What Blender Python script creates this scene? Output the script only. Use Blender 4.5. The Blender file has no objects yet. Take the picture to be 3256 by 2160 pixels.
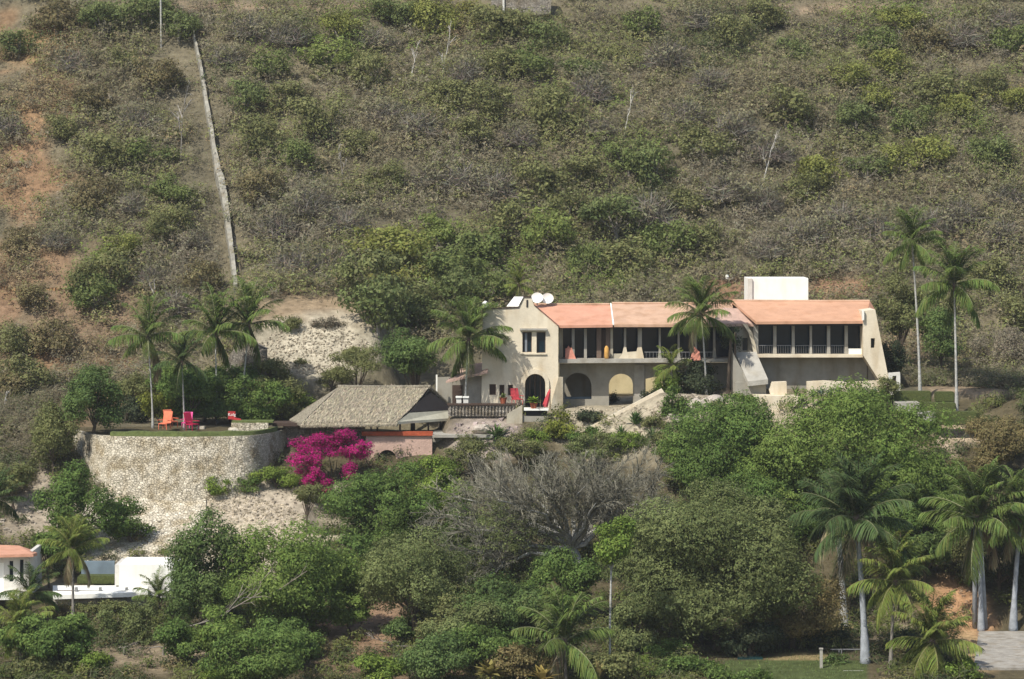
import bpy, math, random
import numpy as np
from mathutils import Vector, Matrix
from mathutils.geometry import tessellate_polygon

# ------------------------------------------------------------------ camera, sky, sun, exposure
scene = bpy.context.scene
F, U0, V0, CZ = 9500.0, 1628.0, 600.0, 60.0      # focal length (photo px), horizon row, eye height
cam_d = bpy.data.cameras.new('camera'); cam = bpy.data.objects.new('camera', cam_d)
scene.collection.objects.link(cam); scene.camera = cam
cam.location = (0, 0, CZ); cam.rotation_euler = (math.radians(90), 0, 0)
cam_d.sensor_width = 36.0; cam_d.lens = 36.0*F/3256.0
cam_d.shift_y = -(1080.0-V0)/3256.0
cam_d.clip_start = 1.0; cam_d.clip_end = 4000.0
SUN_AZ, SUN_EL = math.radians(38), math.radians(50)   # azimuth to the left of the viewer's back
world = bpy.data.worlds.new('World'); scene.world = world; world.use_nodes = True
wn = world.node_tree; bg = wn.nodes['Background']
sky = wn.nodes.new('ShaderNodeTexSky'); sky.sky_type = 'NISHITA'; sky.sun_disc = False
sky.sun_elevation = SUN_EL; sky.sun_rotation = math.pi + SUN_AZ
sky.air_density = 1.0; sky.dust_density = 1.5
wn.links.new(sky.outputs[0], bg.inputs[0]); bg.inputs[1].default_value = 0.11
S = Vector((-math.sin(SUN_AZ)*math.cos(SUN_EL), -math.cos(SUN_AZ)*math.cos(SUN_EL), math.sin(SUN_EL)))
sd = bpy.data.lights.new('sun', 'SUN'); sd.energy = 3.8; sd.angle = math.radians(0.55); sd.color = (1, 0.955, 0.88)
so = bpy.data.objects.new('sun', sd); scene.collection.objects.link(so)
so.rotation_euler = (-S).to_track_quat('-Z', 'Y').to_euler(); so.location = (0, 0, 150)
vs = scene.view_settings
vs.view_transform = 'Standard'; vs.look = 'None'; vs.gamma = 1.0; vs.exposure = 0.56; vs.use_curve_mapping = False
scene.cycles.max_bounces = 5; scene.cycles.diffuse_bounces = 3; scene.cycles.glossy_bounces = 2
scene.cycles.transmission_bounces = 3; scene.cycles.caustics_reflective = False; scene.cycles.caustics_refractive = False

rng = np.random.default_rng(11); random.seed(11)
COL = scene.collection
def X(u, y): return (u-U0)/F*y
def Z(v, y): return CZ+(V0-v)/F*y
def P(u, v, y): return (X(u, y), y, Z(v, y))

# ------------------------------------------------------------------ noise
_perm = np.random.default_rng(5).random((257, 257))
def vnoise(x, y, s=1.0, o=0.0):
    x = np.asarray(x, float)/s+o+1000; y = np.asarray(y, float)/s+o*1.7+1000
    xi = np.floor(x).astype(int); yi = np.floor(y).astype(int); fx = x-xi; fy = y-yi
    fx = fx*fx*(3-2*fx); fy = fy*fy*(3-2*fy)
    g = lambda a, b: _perm[a % 257, b % 257]
    return (g(xi, yi)*(1-fx)+g(xi+1, yi)*fx)*(1-fy)+(g(xi, yi+1)*(1-fx)+g(xi+1, yi+1)*fx)*fy
def fbm(x, y, s, o=0.0): return (vnoise(x, y, s, o)+.5*vnoise(x, y, s/2.1, o+3)+.25*vnoise(x, y, s/4.3, o+7))/1.75

# ------------------------------------------------------------------ terrain height
def smooth(a, b, t):
    t = np.clip((t-a)/(b-a), 0, 1); return t*t*(3-2*t)
YF_U = [150, 215, 262, 330, 600, 800, 880, 950, 1010]
YF_Y = [251, 246, 239.2, 236.2, 235.6, 236.6, 240, 247.5, 252]
_wu = np.linspace(120, 1040, 400); _wy = np.interp(_wu, YF_U, YF_Y)
_wy = np.convolve(np.pad(_wy, 40, 'edge'), np.hanning(81)/np.hanning(81).sum(), 'valid')
def wall_y(u): return np.interp(u, _wu, _wy)
PLAT = 40.4
def gz(x, y):
    x = np.asarray(x, float); y = np.asarray(y, float)
    u = U0+x/y*F
    left = np.interp(y, [100, 150, 190, 205, 215, 222, 226, 234, 239, 246, 256, 262], [15, 20, 27, 28.5, 29.7, 30.3, 31.3, 34.6, 37.4, 40.4, 42.2, 43.2])
    mid = np.interp(y, [100, 150, 190, 205, 215, 225, 234, 238, 243.5, 246, 262], [15, 20, 27, 28.6, 30, 32.2, 35.5, 37.5, 41.3, 41.9, 42.0])
    right = np.interp(y, [100, 150, 190, 196, 214.5, 219, 228, 236, 243, 246, 262], [15, 20, 27.5, 28.2, 28.3, 31, 35.5, 39.5, 43.0, 43.4, 43.6])
    wr = smooth(1950, 2350, u); wl = 1-smooth(1050, 1350, u)
    z = mid*(1-wr-wl)+right*wr+left*wl
    # garden platform on the left, behind the curved wall
    inp = smooth(0, .6, y-wall_y(u))*(1-smooth(990, 1040, u))*smooth(200, 245, u)
    z = np.where(y < 257, z*(1-inp)+PLAT*inp, z)
    dip = smooth(960, 1020, u)*(1-smooth(1400, 1460, u))*smooth(230, 234, y)*(1-smooth(241.6, 242.2, y))
    z = z-1.3*dip
    z = z-.95*smooth(2810, 2850, u)*(1-smooth(3150, 3256, u))*smooth(230, 236, y)*(1-smooth(245, 247, y))
    # hut floor
    hut = smooth(1000, 1040, u)*(1-smooth(1380, 1440, u))*smooth(241.6, 242.2, y)*(1-smooth(250, 256, y))
    z = z*(1-hut)+39.2*hut
    # bank under the garden stair and the rock pile
    zl = CZ+(V0-np.interp(u, [1858, 2104, 2330, 2420], [1376, 1248, 1262, 1290]))/F*241.0
    zm = zl-np.clip(241.0-y, 0, 20)*.62-np.clip(y-241.3, 0, 9)*3.0
    mk = smooth(1800, 1860, u)*(1-smooth(2330, 2480, u))*smooth(228, 232, y)
    z = np.where(y < 246, z*(1-mk)+np.maximum(z, zm)*mk, z)
    # hillside
    bump = (fbm(x, y, 17, 2)-.5)*4.5+(fbm(x, y, 5, 9)-.5)*1.2
    hill = 42.6+.66*(y-262)+bump*smooth(262, 275, y)
    hill = np.where(y > 340, 42.6+.66*78+.45*(y-340)+bump, hill)
    z = np.where(y > 262, np.maximum(hill, 42.6), z)
    cut = smooth(760, 840, u)*(1-smooth(1180, 1300, u))
    cz = np.interp(y, [252, 256, 260.5, 264, 275], [40.6, 42.6, 48.2, 49.6, 53])
    k = cut*smooth(250, 255, y)*(1-smooth(268, 276, y))
    z = z*(1-k)+cz*k
    return z
def ground_y(u, v, y0=150.0, y1=415.0):
    ys = np.arange(y0, y1, .2)
    zr = CZ+(V0-v)/F*ys
    g = gz((u-U0)/F*ys, ys)
    i = np.argmax(g >= zr)
    if g[i] < zr[i]: return float(y1)
    if i == 0: return float(ys[0])
    a, b = zr[i-1]-g[i-1], g[i]-zr[i]
    return float(ys[i-1]+.2*a/(a+b+1e-9))
def G(u, v):
    y = ground_y(u, v); return (X(u, y), y, float(gz(X(u, y), y)))

# ------------------------------------------------------------------ materials
MATS = {}
def node_mat(name):
    m = bpy.data.materials.new(name); m.use_nodes = True
    nt = m.node_tree; b = nt.nodes['Principled BSDF']; MATS[name] = m
    return m, nt, b
def mat(name, col, rough=.85, var=.18, scale=1.2, dark=None, spec=.25, bump=.0, bscale=8., metal=0., stain=0., aniso=None, wave=None):
    m, nt, b = node_mat(name); N = nt.nodes; L = nt.links
    tc = N.new('ShaderNodeTexCoord'); src = tc.outputs['Object']
    if aniso:
        mp = N.new('ShaderNodeMapping'); mp.inputs['Scale'].default_value = aniso; L.new(src, mp.inputs[0]); src = mp.outputs[0]
    n1 = N.new('ShaderNodeTexNoise'); n1.inputs['Scale'].default_value = scale; n1.inputs['Detail'].default_value = 8; n1.inputs['Roughness'].default_value = .65
    L.new(src, n1.inputs['Vector'])
    r = N.new('ShaderNodeValToRGB'); L.new(n1.outputs['Fac'], r.inputs[0])
    d = dark or tuple(c*(1-var*1.6) for c in col)
    r.color_ramp.elements[0].position = .32; r.color_ramp.elements[0].color = (*d, 1)
    r.color_ramp.elements[1].position = .68; r.color_ramp.elements[1].color = (*[min(1, c*(1+var*.5)) for c in col], 1)
    out = r.outputs[0]
    if stain:
        mp = N.new('ShaderNodeMapping'); mp.inputs['Scale'].default_value = (1.3, 1.3, .35); L.new(tc.outputs['Object'], mp.inputs[0])
        n2 = N.new('ShaderNodeTexNoise'); n2.inputs['Scale'].default_value = .9; n2.inputs['Detail'].default_value = 6; L.new(mp.outputs[0], n2.inputs['Vector'])
        rr = N.new('ShaderNodeValToRGB'); rr.color_ramp.elements[0].position = .48; rr.color_ramp.elements[1].position = .7; L.new(n2.outputs['Fac'], rr.inputs[0])
        mx = N.new('ShaderNodeMix'); mx.data_type = 'RGBA'; mx.blend_type = 'MULTIPLY'
        mu = N.new('ShaderNodeMath'); mu.operation = 'MULTIPLY'; mu.inputs[1].default_value = stain; L.new(rr.outputs[0], mu.inputs[0])
        L.new(mu.outputs[0], mx.inputs['Factor']); L.new(out, mx.inputs['A']); mx.inputs['B'].default_value = (.62, .52, .38, 1); out = mx.outputs['Result']
    if wave:
        w = N.new('ShaderNodeTexWave'); w.wave_type = 'BANDS'; w.bands_direction = wave[0]; w.inputs['Scale'].default_value = wave[1]; w.inputs['Distortion'].default_value = .6
        L.new(tc.outputs['Object'], w.inputs['Vector'])
        bp = N.new('ShaderNodeBump'); bp.inputs['Strength'].default_value = .7; bp.inputs['Distance'].default_value = .06
        L.new(w.outputs['Fac'], bp.inputs['Height']); L.new(bp.outputs[0], b.inputs['Normal'])
    elif bump:
        n3 = N.new('ShaderNodeTexNoise'); n3.inputs['Scale'].default_value = bscale; n3.inputs['Detail'].default_value = 6; L.new(src, n3.inputs['Vector'])
        bp = N.new('ShaderNodeBump'); bp.inputs['Strength'].default_value = bump; bp.inputs['Distance'].default_value = .15
        L.new(n3.outputs['Fac'], bp.inputs['Height']); L.new(bp.outputs[0], b.inputs['Normal'])
    L.new(out, b.inputs['Base Color']); b.inputs['Roughness'].default_value = rough
    b.inputs['Specular IOR Level'].default_value = spec; b.inputs['Metallic'].default_value = metal
    return m
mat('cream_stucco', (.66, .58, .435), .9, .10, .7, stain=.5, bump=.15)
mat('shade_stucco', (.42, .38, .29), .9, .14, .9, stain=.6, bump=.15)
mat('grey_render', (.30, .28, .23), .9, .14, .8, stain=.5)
mat('yellow_plaster', (.62, .52, .30), .9, .1, .8, stain=.3)
mat('white_paint', (.80, .79, .72), .7, .04, 1.5, stain=.22)
mat('dull_white', (.60, .58, .52), .8, .1, 2., stain=.3)
mat('roof_salmon', (.54, .28, .185), .85, .1, .9, bump=.15, stain=.35)
mat('roof_orange', (.52, .295, .185), .85, .1, .8, bump=.15, stain=.35)
mat('roof_tan', (.50, .325, .22), .85, .1, .9, bump=.15, stain=.5)
mat('roof_pink', (.48, .33, .26), .9, .14, 1.2, bump=.3)
mat('dark_wood', (.07, .045, .032), .7, .2, 3., aniso=(6, 6, .7))
mat('wood', (.17, .12, .09), .7, .2, 3., aniso=(6, 6, .7))
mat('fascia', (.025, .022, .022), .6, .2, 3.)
mat('dark_glass', (.006, .018, .028), .1, .2, .6, spec=.35)
mat('curtain', (.22, .24, .26), .9, .2, 6., aniso=(8, 8, .3))
mat('concrete', (.36, .34, .29), .9, .15, 1.1, bump=.2, stain=.4)
mat('blue_wall', (.17, .22, .25), .85, .15, 1.)
mat('metal_grey', (.25, .25, .25), .5, .1, 2., metal=.4)
mat('red_paint', (.42, .035, .035), .6, .2, 2.)
mat('red_cloth', (.50, .06, .07), .8, .25, 4.)
mat('coral_cloth', (.70, .19, .10), .8, .2, 3.)
mat('magenta_cloth', (.42, .015, .06), .8, .2, 3.)
mat('pink_cloth', (.75, .1, .3), .8, .2, 3.)
mat('salmon_cloth', (.55, .23, .16), .8, .2, 3.)
mat('ochre_cloth', (.60, .33, .09), .8, .2, 3.)
mat('terracotta', (.35, .10, .05), .8, .15, 3.)
mat('rust_red', (.36, .075, .03), .8, .25, 2.)
mat('pale_trunk', (.42, .41, .37), .85, .25, 2.2, aniso=(1.5, 1.5, 3), bump=.3)
mat('brown_trunk', (.11, .085, .06), .9, .3, 3., aniso=(4, 4, .8), bump=.5)
mat('grey_trunk', (.26, .235, .20), .9, .3, 3., aniso=(4, 4, .8), bump=.5)
mat('bluish_trunk', (.33, .35, .37), .8, .25, 1.6, aniso=(1.5, 1.5, 1.2), bump=.2)
mat('patio_concrete', (.34, .315, .27), .9, .2, 1.4, bump=.3, stain=.6)
mat('weathered_wall', (.30, .285, .235), .9, .25, 1.2, bump=.3, stain=.6)
mat('pool_water', (.012, .045, .05), .06, .3, .8, spec=.6)
mat('grass', (.13, .16, .05), .95, .25, 2.5, bump=.6, bscale=30)
mat('hedge_leaf', (.10, .12, .035), .95, .35, 9., bump=.8, bscale=20)
def masonry(name, c1, c2, mortar, sc):
    m, nt, b = node_mat(name); N = nt.nodes; L = nt.links
    tc = N.new('ShaderNodeTexCoord'); mp = N.new('ShaderNodeMapping'); mp.inputs['Scale'].default_value = (1, 1, 1.6); L.new(tc.outputs['Object'], mp.inputs[0])
    v = N.new('ShaderNodeTexVoronoi'); v.inputs['Scale'].default_value = sc; L.new(mp.outputs[0], v.inputs['Vector'])
    v2 = N.new('ShaderNodeTexVoronoi'); v2.feature = 'DISTANCE_TO_EDGE'; v2.inputs['Scale'].default_value = sc; L.new(mp.outputs[0], v2.inputs['Vector'])
    sp = N.new('ShaderNodeSeparateColor'); L.new(v.outputs['Color'], sp.inputs[0])
    r = N.new('ShaderNodeValToRGB'); L.new(sp.outputs[0], r.inputs[0]); r.color_ramp.elements[0].color = (*c1, 1); r.color_ramp.elements[1].color = (*c2, 1)
    e = N.new('ShaderNodeValToRGB'); e.color_ramp.elements[0].position = .0; e.color_ramp.elements[1].position = .09; L.new(v2.outputs['Distance'], e.inputs[0])
    mx = N.new('ShaderNodeMix'); mx.data_type = 'RGBA'; L.new(e.outputs[0], mx.inputs['Factor']); mx.inputs['A'].default_value = (*mortar, 1); L.new(r.outputs[0], mx.inputs['B'])
    n = N.new('ShaderNodeTexNoise'); n.inputs['Scale'].default_value = .8; n.inputs['Detail'].default_value = 10; L.new(tc.outputs['Object'], n.inputs['Vector'])
    rr = N.new('ShaderNodeValToRGB'); rr.color_ramp.elements[0].position = .3; rr.color_ramp.elements[0].color = (.64, .59, .50, 1); rr.color_ramp.elements[0].position = .36; rr.color_ramp.elements[1].position = .56; L.new(n.outputs['Fac'], rr.inputs[0])
    m2 = N.new('ShaderNodeMix'); m2.data_type = 'RGBA'; m2.blend_type = 'MULTIPLY'; m2.inputs['Factor'].default_value = 1; L.new(mx.outputs['Result'], m2.inputs['A']); L.new(rr.outputs[0], m2.inputs['B'])
    bp = N.new('ShaderNodeBump'); bp.inputs['Strength'].default_value = .8; bp.inputs['Distance'].default_value = .12; L.new(e.outputs[0], bp.inputs['Height'])
    L.new(bp.outputs[0], b.inputs['Normal']); L.new(m2.outputs['Result'], b.inputs['Base Color']); b.inputs['Roughness'].default_value = .92; b.inputs['Specular IOR Level'].default_value = .15
masonry('stone_face', (.45, .40, .30), (.70, .635, .50), (.26, .23, .175), 4.4)
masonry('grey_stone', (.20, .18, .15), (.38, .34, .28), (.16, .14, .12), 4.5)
mat('rubble_stone', (.48, .43, .34), .95, .25, 1.5, bump=.3)
mat('pink_stone', (.47, .41, .34), .95, .25, 1.5, bump=.4)
mat('thatch', (.34, .30, .22), .95, .38, 3.2, aniso=(3.0, 1.2, 1.2), bump=.9, bscale=9)
mat('thatch_trim', (.48, .46, .36), .9, .12, 2.)

def attr_mat(name, trans=.25, rough=.6, spec=.2, noise=None):
    m, nt, b = node_mat(name); N = nt.nodes; L = nt.links
    a = N.new('ShaderNodeAttribute'); a.attribute_name = 'tint'
    col = a.outputs['Color']
    if noise:
        tc = N.new('ShaderNodeTexCoord')
        n = N.new('ShaderNodeTexNoise'); n.inputs['Scale'].default_value = noise; n.inputs['Detail'].default_value = 10; n.inputs['Roughness'].default_value = .7; L.new(tc.outputs['Object'], n.inputs['Vector'])
        r = N.new('ShaderNodeValToRGB'); r.color_ramp.elements[0].position = .3; r.color_ramp.elements[0].color = (.5, .48, .45, 1); r.color_ramp.elements[1].position = .66; r.color_ramp.elements[1].color = (1.15, 1.12, 1.08, 1); L.new(n.outputs['Fac'], r.inputs[0])
        mx = N.new('ShaderNodeMix'); mx.data_type = 'RGBA'; mx.blend_type = 'MULTIPLY'; mx.inputs['Factor'].default_value = 1; L.new(col, mx.inputs['A']); L.new(r.outputs[0], mx.inputs['B']); col = mx.outputs['Result']
        bp = N.new('ShaderNodeBump'); bp.inputs['Strength'].default_value = .8; bp.inputs['Distance'].default_value = .3; L.new(n.outputs['Fac'], bp.inputs['Height']); L.new(bp.outputs[0], b.inputs['Normal'])
    L.new(col, b.inputs['Base Color']); b.inputs['Roughness'].default_value = rough; b.inputs['Specular IOR Level'].default_value = spec
    if trans:
        t = N.new('ShaderNodeBsdfTranslucent'); L.new(col, t.inputs[0])
        ms = N.new('ShaderNodeMixShader'); ms.inputs[0].default_value = trans
        L.new(b.outputs[0], ms.inputs[1]); L.new(t.outputs[0], ms.inputs[2]); L.new(ms.outputs[0], N['Material Output'].inputs[0])
    return m
attr_mat('leaf', .38, .75, .08); attr_mat('twig', 0, .9, .05); attr_mat('soil', 0, .95, .05, noise=1.4); attr_mat('flower', .3, .7, .1)

# ------------------------------------------------------------------ object helpers
WLOC = {}
def tag(o, label=None, cat=None, group=None, kind=None):
    if label: o['label'] = label
    if cat: o['category'] = cat
    if group: o['group'] = group
    if kind: o['kind'] = kind
    return o
def thing(name, label, cat, loc, group=None):
    o = bpy.data.objects.new(name, None); COL.objects.link(o); o.location = loc; o.empty_display_size = .3
    WLOC[o.name] = Vector(loc); return tag(o, label, cat, group)
def link_mesh(name, me, material, parent=None, loc=None):
    me.materials.append(MATS[material] if isinstance(material, str) else material)
    o = bpy.data.objects.new(name, me); COL.objects.link(o)
    if parent is not None:
        o.parent = parent; WLOC[o.name] = WLOC[parent.name].copy()
    else:
        o.location = loc or (0, 0, 0); WLOC[o.name] = Vector(loc or (0, 0, 0))
    return o
class MB:
    def __init__(s): s.v = []; s.f = []
    def add(s, vs_, fs):
        n = len(s.v); s.v += [tuple(p) for p in vs_]; s.f += [tuple(n+i for i in f) for f in fs]; return s
    def box(s, x0, x1, y0, y1, z0, z1):
        return s.add([(x0, y0, z0), (x1, y0, z0), (x1, y1, z0), (x0, y1, z0), (x0, y0, z1), (x1, y0, z1), (x1, y1, z1), (x0, y1, z1)],
                     [(0, 3, 2, 1), (4, 5, 6, 7), (0, 1, 5, 4), (1, 2, 6, 5), (2, 3, 7, 6), (3, 0, 4, 7)])
    def pbox(s, u0, u1, v0, v1, y, d):     # box whose FRONT face covers the given rectangle at depth y
        return s.box(X(u0, y), X(u1, y), y, y+d, Z(v1, y), Z(v0, y))
    def hexa(s, top, thick):                # 4 corner points and a thickness straight down
        b = [(p[0], p[1], p[2]-thick) for p in top]
        return s.add(list(top)+b, [(0, 1, 2, 3), (7, 6, 5, 4), (0, 4, 5, 1), (1, 5, 6, 2), (2, 6, 7, 3), (3, 7, 4, 0)])
    def prism(s, poly, y, d, holes=()):     # poly in (x,z), extruded from y to y+d, with holes
        loops = [list(poly)]+[list(h) for h in holes]
        tri = tessellate_polygon([[Vector((p[0], p[1], 0)) for p in l] for l in loops])
        flat = [p for l in loops for p in l]; n = len(flat)
        vs_ = [(p[0], y, p[1]) for p in flat]+[(p[0], y+d, p[1]) for p in flat]
        fs = [tuple(t) for t in tri]+[tuple(n+i for i in reversed(t)) for t in tri]
        k = 0
        for l in loops:
            m = len(l)
            for i in range(m):
                a, b = k+i, k+(i+1) % m; fs.append((a, b, n+b, n+a))
            k += m
        return s.add(vs_, fs)
    def pprism(s, poly, y, d, holes=()):
        c = lambda l: [(X(u, y), Z(v, y)) for u, v in l]
        return s.prism(c(poly), y, d, [c(h) for h in holes])
    def tube(s, pts, rad, n=8, cap=True):
        pts = [Vector(p) for p in pts]; vs_ = []; fs = []
        for i, p in enumerate(pts):
            t = (pts[min(i+1, len(pts)-1)]-pts[max(i-1, 0)]).normalized()
            a = t.cross(Vector((0, 1, .01))); a = a.normalized() if a.length > 1e-4 else Vector((1, 0, 0)); b = t.cross(a).normalized()
            r = rad[i] if hasattr(rad, '__len__') else rad
            for k in range(n):
                q = 2*math.pi*k/n; vs_.append(p+a*(r*math.cos(q))+b*(r*math.sin(q)))
        for i in range(len(pts)-1):
            for k in range(n):
                k2 = (k+1) % n; fs.append((i*n+k, i*n+k2, (i+1)*n+k2, (i+1)*n+k))
        if cap: fs += [tuple(range(n)), tuple(range((len(pts)-1)*n, len(pts)*n))]
        return s.add(vs_, fs)
    def build(s, name, material, parent=None, base=None, smooth_=False, bevel=0):
        if parent is not None: L0 = WLOC[parent.name]
        elif base is not None: L0 = Vector(base)
        else:
            a = np.array(s.v); L0 = Vector(((a[:, 0].min()+a[:, 0].max())/2, (a[:, 1].min()+a[:, 1].max())/2, a[:, 2].min()))
        me = bpy.data.meshes.new(name)
        me.from_pydata([(p[0]-L0.x, p[1]-L0.y, p[2]-L0.z) for p in s.v], [], [f for f in s.f if len(set(f)) == len(f)])
        import bmesh
        bm = bmesh.new(); bm.from_mesh(me); bmesh.ops.recalc_face_normals(bm, faces=bm.faces)
        if bevel: bmesh.ops.bevel(bm, geom=[e for e in bm.edges], offset=bevel, segments=2, affect='EDGES', clamp_overlap=True)
        bm.to_mesh(me); bm.free()
        if smooth_: me.polygons.foreach_set('use_smooth', [True]*len(me.polygons))
        me.update()
        return link_mesh(name, me, material, parent, tuple(L0))

def quads_mesh(name, V, colr, k=4):
    """V: (n,k,3) polygons of k corners each, colr (n,3)"""
    n = len(V); me = bpy.data.meshes.new(name)
    me.vertices.add(n*k); me.vertices.foreach_set('co', np.ascontiguousarray(V, dtype=np.float32).ravel())
    me.loops.add(n*k); me.loops.foreach_set('vertex_index', np.arange(n*k, dtype=np.int32))
    me.polygons.add(n); me.polygons.foreach_set('loop_start', np.arange(0, n*k, k, dtype=np.int32))
    me.update(calc_edges=True)
    a = me.attributes.new('tint', 'FLOAT_COLOR', 'POINT')
    c = np.ones((n*k, 4), np.float32); c[:, :3] = np.repeat(colr, k, axis=0); a.data.foreach_set('color', c.ravel())
    return me
def unit(a): return a/(np.linalg.norm(a, axis=-1, keepdims=True)+1e-9)
def rdir(n): return unit(rng.normal(size=(n, 3)))
def leaf_quads(C, N, Ln, Wd, T=None, tri=False):
    n = len(C)
    R = rdir(n) if T is None else T
    T_ = unit(R-N*(R*N).sum(1, keepdims=True)); B = np.cross(N, T_)
    Ln = np.broadcast_to(Ln, (n,))[:, None]; Wd = np.broadcast_to(Wd, (n,))[:, None]
    if tri: return np.stack([C-T_*Ln/2-B*Wd/2, C-T_*Ln/2+B*Wd/2, C+T_*Ln/2], 1)
    return np.stack([C-T_*Ln/2, C+B*Wd/2-T_*Ln*.05, C+T_*Ln/2, C-B*Wd/2-T_*Ln*.05], 1)
def shade_var(n, col, var=.25, hue=.12):
    c = np.array(col)[None, :]*(1+var*rng.uniform(-1, 1, (n, 1)))
    return np.clip(c*(1+hue*rng.uniform(-1, 1, (n, 3))), .004, .9)
# ------------------------------------------------------------------ terrain mesh
uu = np.linspace(-1500, 4750, 470)
ys = np.concatenate([np.arange(90, 190, 5.), np.arange(190, 268, .5), np.arange(268, 345, 1.), np.arange(345, 441, 6.)])
UU, YY = np.meshgrid(uu, ys); XX = (UU-U0)/F*YY; ZZ = gz(XX, YY)
VV = V0-(ZZ-CZ)*F/YY
def blob(u, v, ru, rv, e=.35):
    d = np.sqrt(((UU-u)/ru)**2+((VV-v)/rv)**2)+(fbm(XX, YY, 3.5, u*.01)-.5)*1.1
    return smooth(1+e, 1-e, d) if False else 1-smooth(1-e, 1+e, d)
def lay(c, col, m): return c*(1-m[..., None])+np.array(col)*m[..., None]
C0 = np.zeros(UU.shape+(3,))+np.array([.135, .122, .082])
C0 = lay(C0, (.17, .15, .10), smooth(.45, .65, fbm(XX, YY, 9, 4)))
C0 = lay(C0, (.24, .15, .085), (1-smooth(150, 420, UU))*smooth(.42, .6, fbm(XX, YY, 6, 14))*.8)
fg = (YY < 246)
C0 = lay(C0, (.10, .085, .05), fg*.9)
for (u, v, ru, rv, col, k) in [
    (100, 160, 120, 60, (.36, .24, .13), .8), (90, 480, 80, 120, (.29, .185, .11), .85), (95, 660, 60, 80, (.29, .185, .11), .7), (150, 300, 90, 120, (.34, .22, .12), .6),
    (130, 830, 120, 70, (.28, .19, .12), .6), (250, 1000, 260, 90, (.27, .18, .12), .6), (420, 1200, 130, 70, (.30, .17, .09), .7),
    (1010, 1000, 190, 60, (.30, .23, .15), .9), (1010, 1110, 190, 95, (.50, .46, .36), 1.), (930, 870, 90, 60, (.28, .19, .12), .7),
    (2310, 930, 90, 50, (.28, .16, .10), .8), (2660, 920, 150, 40, (.34, .21, .13), .9), (2860, 1000, 50, 90, (.42, .34, .20), .8),
    (2910, 1120, 120, 60, (.38, .28, .18), .7), (3050, 1220, 120, 50, (.40, .30, .20), .6),
    (620, 1700, 440, 160, (.50, .45, .34), 1.), (800, 1600, 250, 80, (.44, .39, .31), .9), (150, 1600, 160, 150, (.38, .33, .26), .85),
    (1150, 2010, 160, 120, (.30, .20, .13), .95), (1250, 2110, 260, 70, (.20, .14, .09), .8), (520, 2080, 240, 60, (.32, .26, .18), .8),
    (1950, 1340, 260, 110, (.40, .36, .27), .95), (1550, 1380, 120, 80, (.36, .31, .27), .9), (2230, 1320, 150, 90, (.40, .35, .27), .95), (2500, 1330, 140, 90, (.44, .38, .28), .95),
    (3060, 1370, 120, 50, (.48, .39, .28), .9), (3050, 1960, 100, 110, (.45, .27, .15), .95), (3080, 2080, 80, 60, (.45, .33, .18), .9), (2970, 1470, 60, 60, (.46, .38, .28), .8),
    (2160, 2050, 60, 25, (.42, .28, .2), .9), (2540, 2105, 110, 30, (.34, .27, .14), .8), (2830, 1980, 90, 60, (.4, .33, .25), .7)]:
    C0 = lay(C0, col, blob(u, v, ru, rv)*k)
road = np.exp(-((VV-22-(UU-900)*.004)/9)**2)*(YY > 300)
C0 = lay(C0, (.32, .24, .17), np.clip(road*1.2, 0, 1)*((UU > 480) & (UU < 1350) | (UU > 2450) & (UU < 2820)))
lawn = (UU > 2300)*(UU < 2760)*(VV > 2100)*(YY > 193)*(YY < 216)
C0 = lay(C0, (.085, .11, .042), lawn*1.)
nr, nc = UU.shape
me = bpy.data.meshes.new('ground')
idx = np.arange(nr*nc).reshape(nr, nc)
fq = np.stack([idx[:-1, :-1], idx[:-1, 1:], idx[1:, 1:], idx[1:, :-1]], -1).reshape(-1, 4)
me.vertices.add(nr*nc); me.vertices.foreach_set('co', np.stack([XX, YY, ZZ], -1).astype(np.float32).ravel())
me.loops.add(fq.size); me.loops.foreach_set('vertex_index', fq.astype(np.int32).ravel())
me.polygons.add(len(fq)); me.polygons.foreach_set('loop_start', np.arange(0, fq.size, 4, dtype=np.int32)); me.update(calc_edges=True)
me.polygons.foreach_set('use_smooth', [True]*len(fq))
a = me.attributes.new('tint', 'FLOAT_COLOR', 'POINT'); cc = np.ones((nr*nc, 4), np.float32); cc[:, :3] = C0.reshape(-1, 3); a.data.foreach_set('color', cc.ravel())
tag(link_mesh('hillside_ground', me, 'soil'), kind='structure')

# ------------------------------------------------------------------ curved stone retaining wall of the garden terrace
us = np.linspace(205, 965, 150); nz = 26
vv = []; ff = []
bz = []
for i, u in enumerate(us):
    yw = float(wall_y(u))
    zb = min(float(gz(X(u, yw-1.2), yw-1.2))-.6, PLAT-1)
    for k in range(nz+1):
        t = k/nz; z = zb+(PLAT+.02-zb)*t
        y = yw-.12-(1-t)*.5+(fbm(u*.026*2, z*2, 1.0)-.5)*.16
        vv.append((X(u, yw), y, z))
    vv.append((X(u, yw), yw+.55, PLAT+.02)); vv.append((X(u, yw), yw+.55, PLAT-.5))
R_ = nz+3
for i in range(len(us)-1):
    for k in range(R_-1): ff.append((i*R_+k, (i+1)*R_+k, (i+1)*R_+k+1, i*R_+k+1))
wallt = MB().add(vv, ff)
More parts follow.
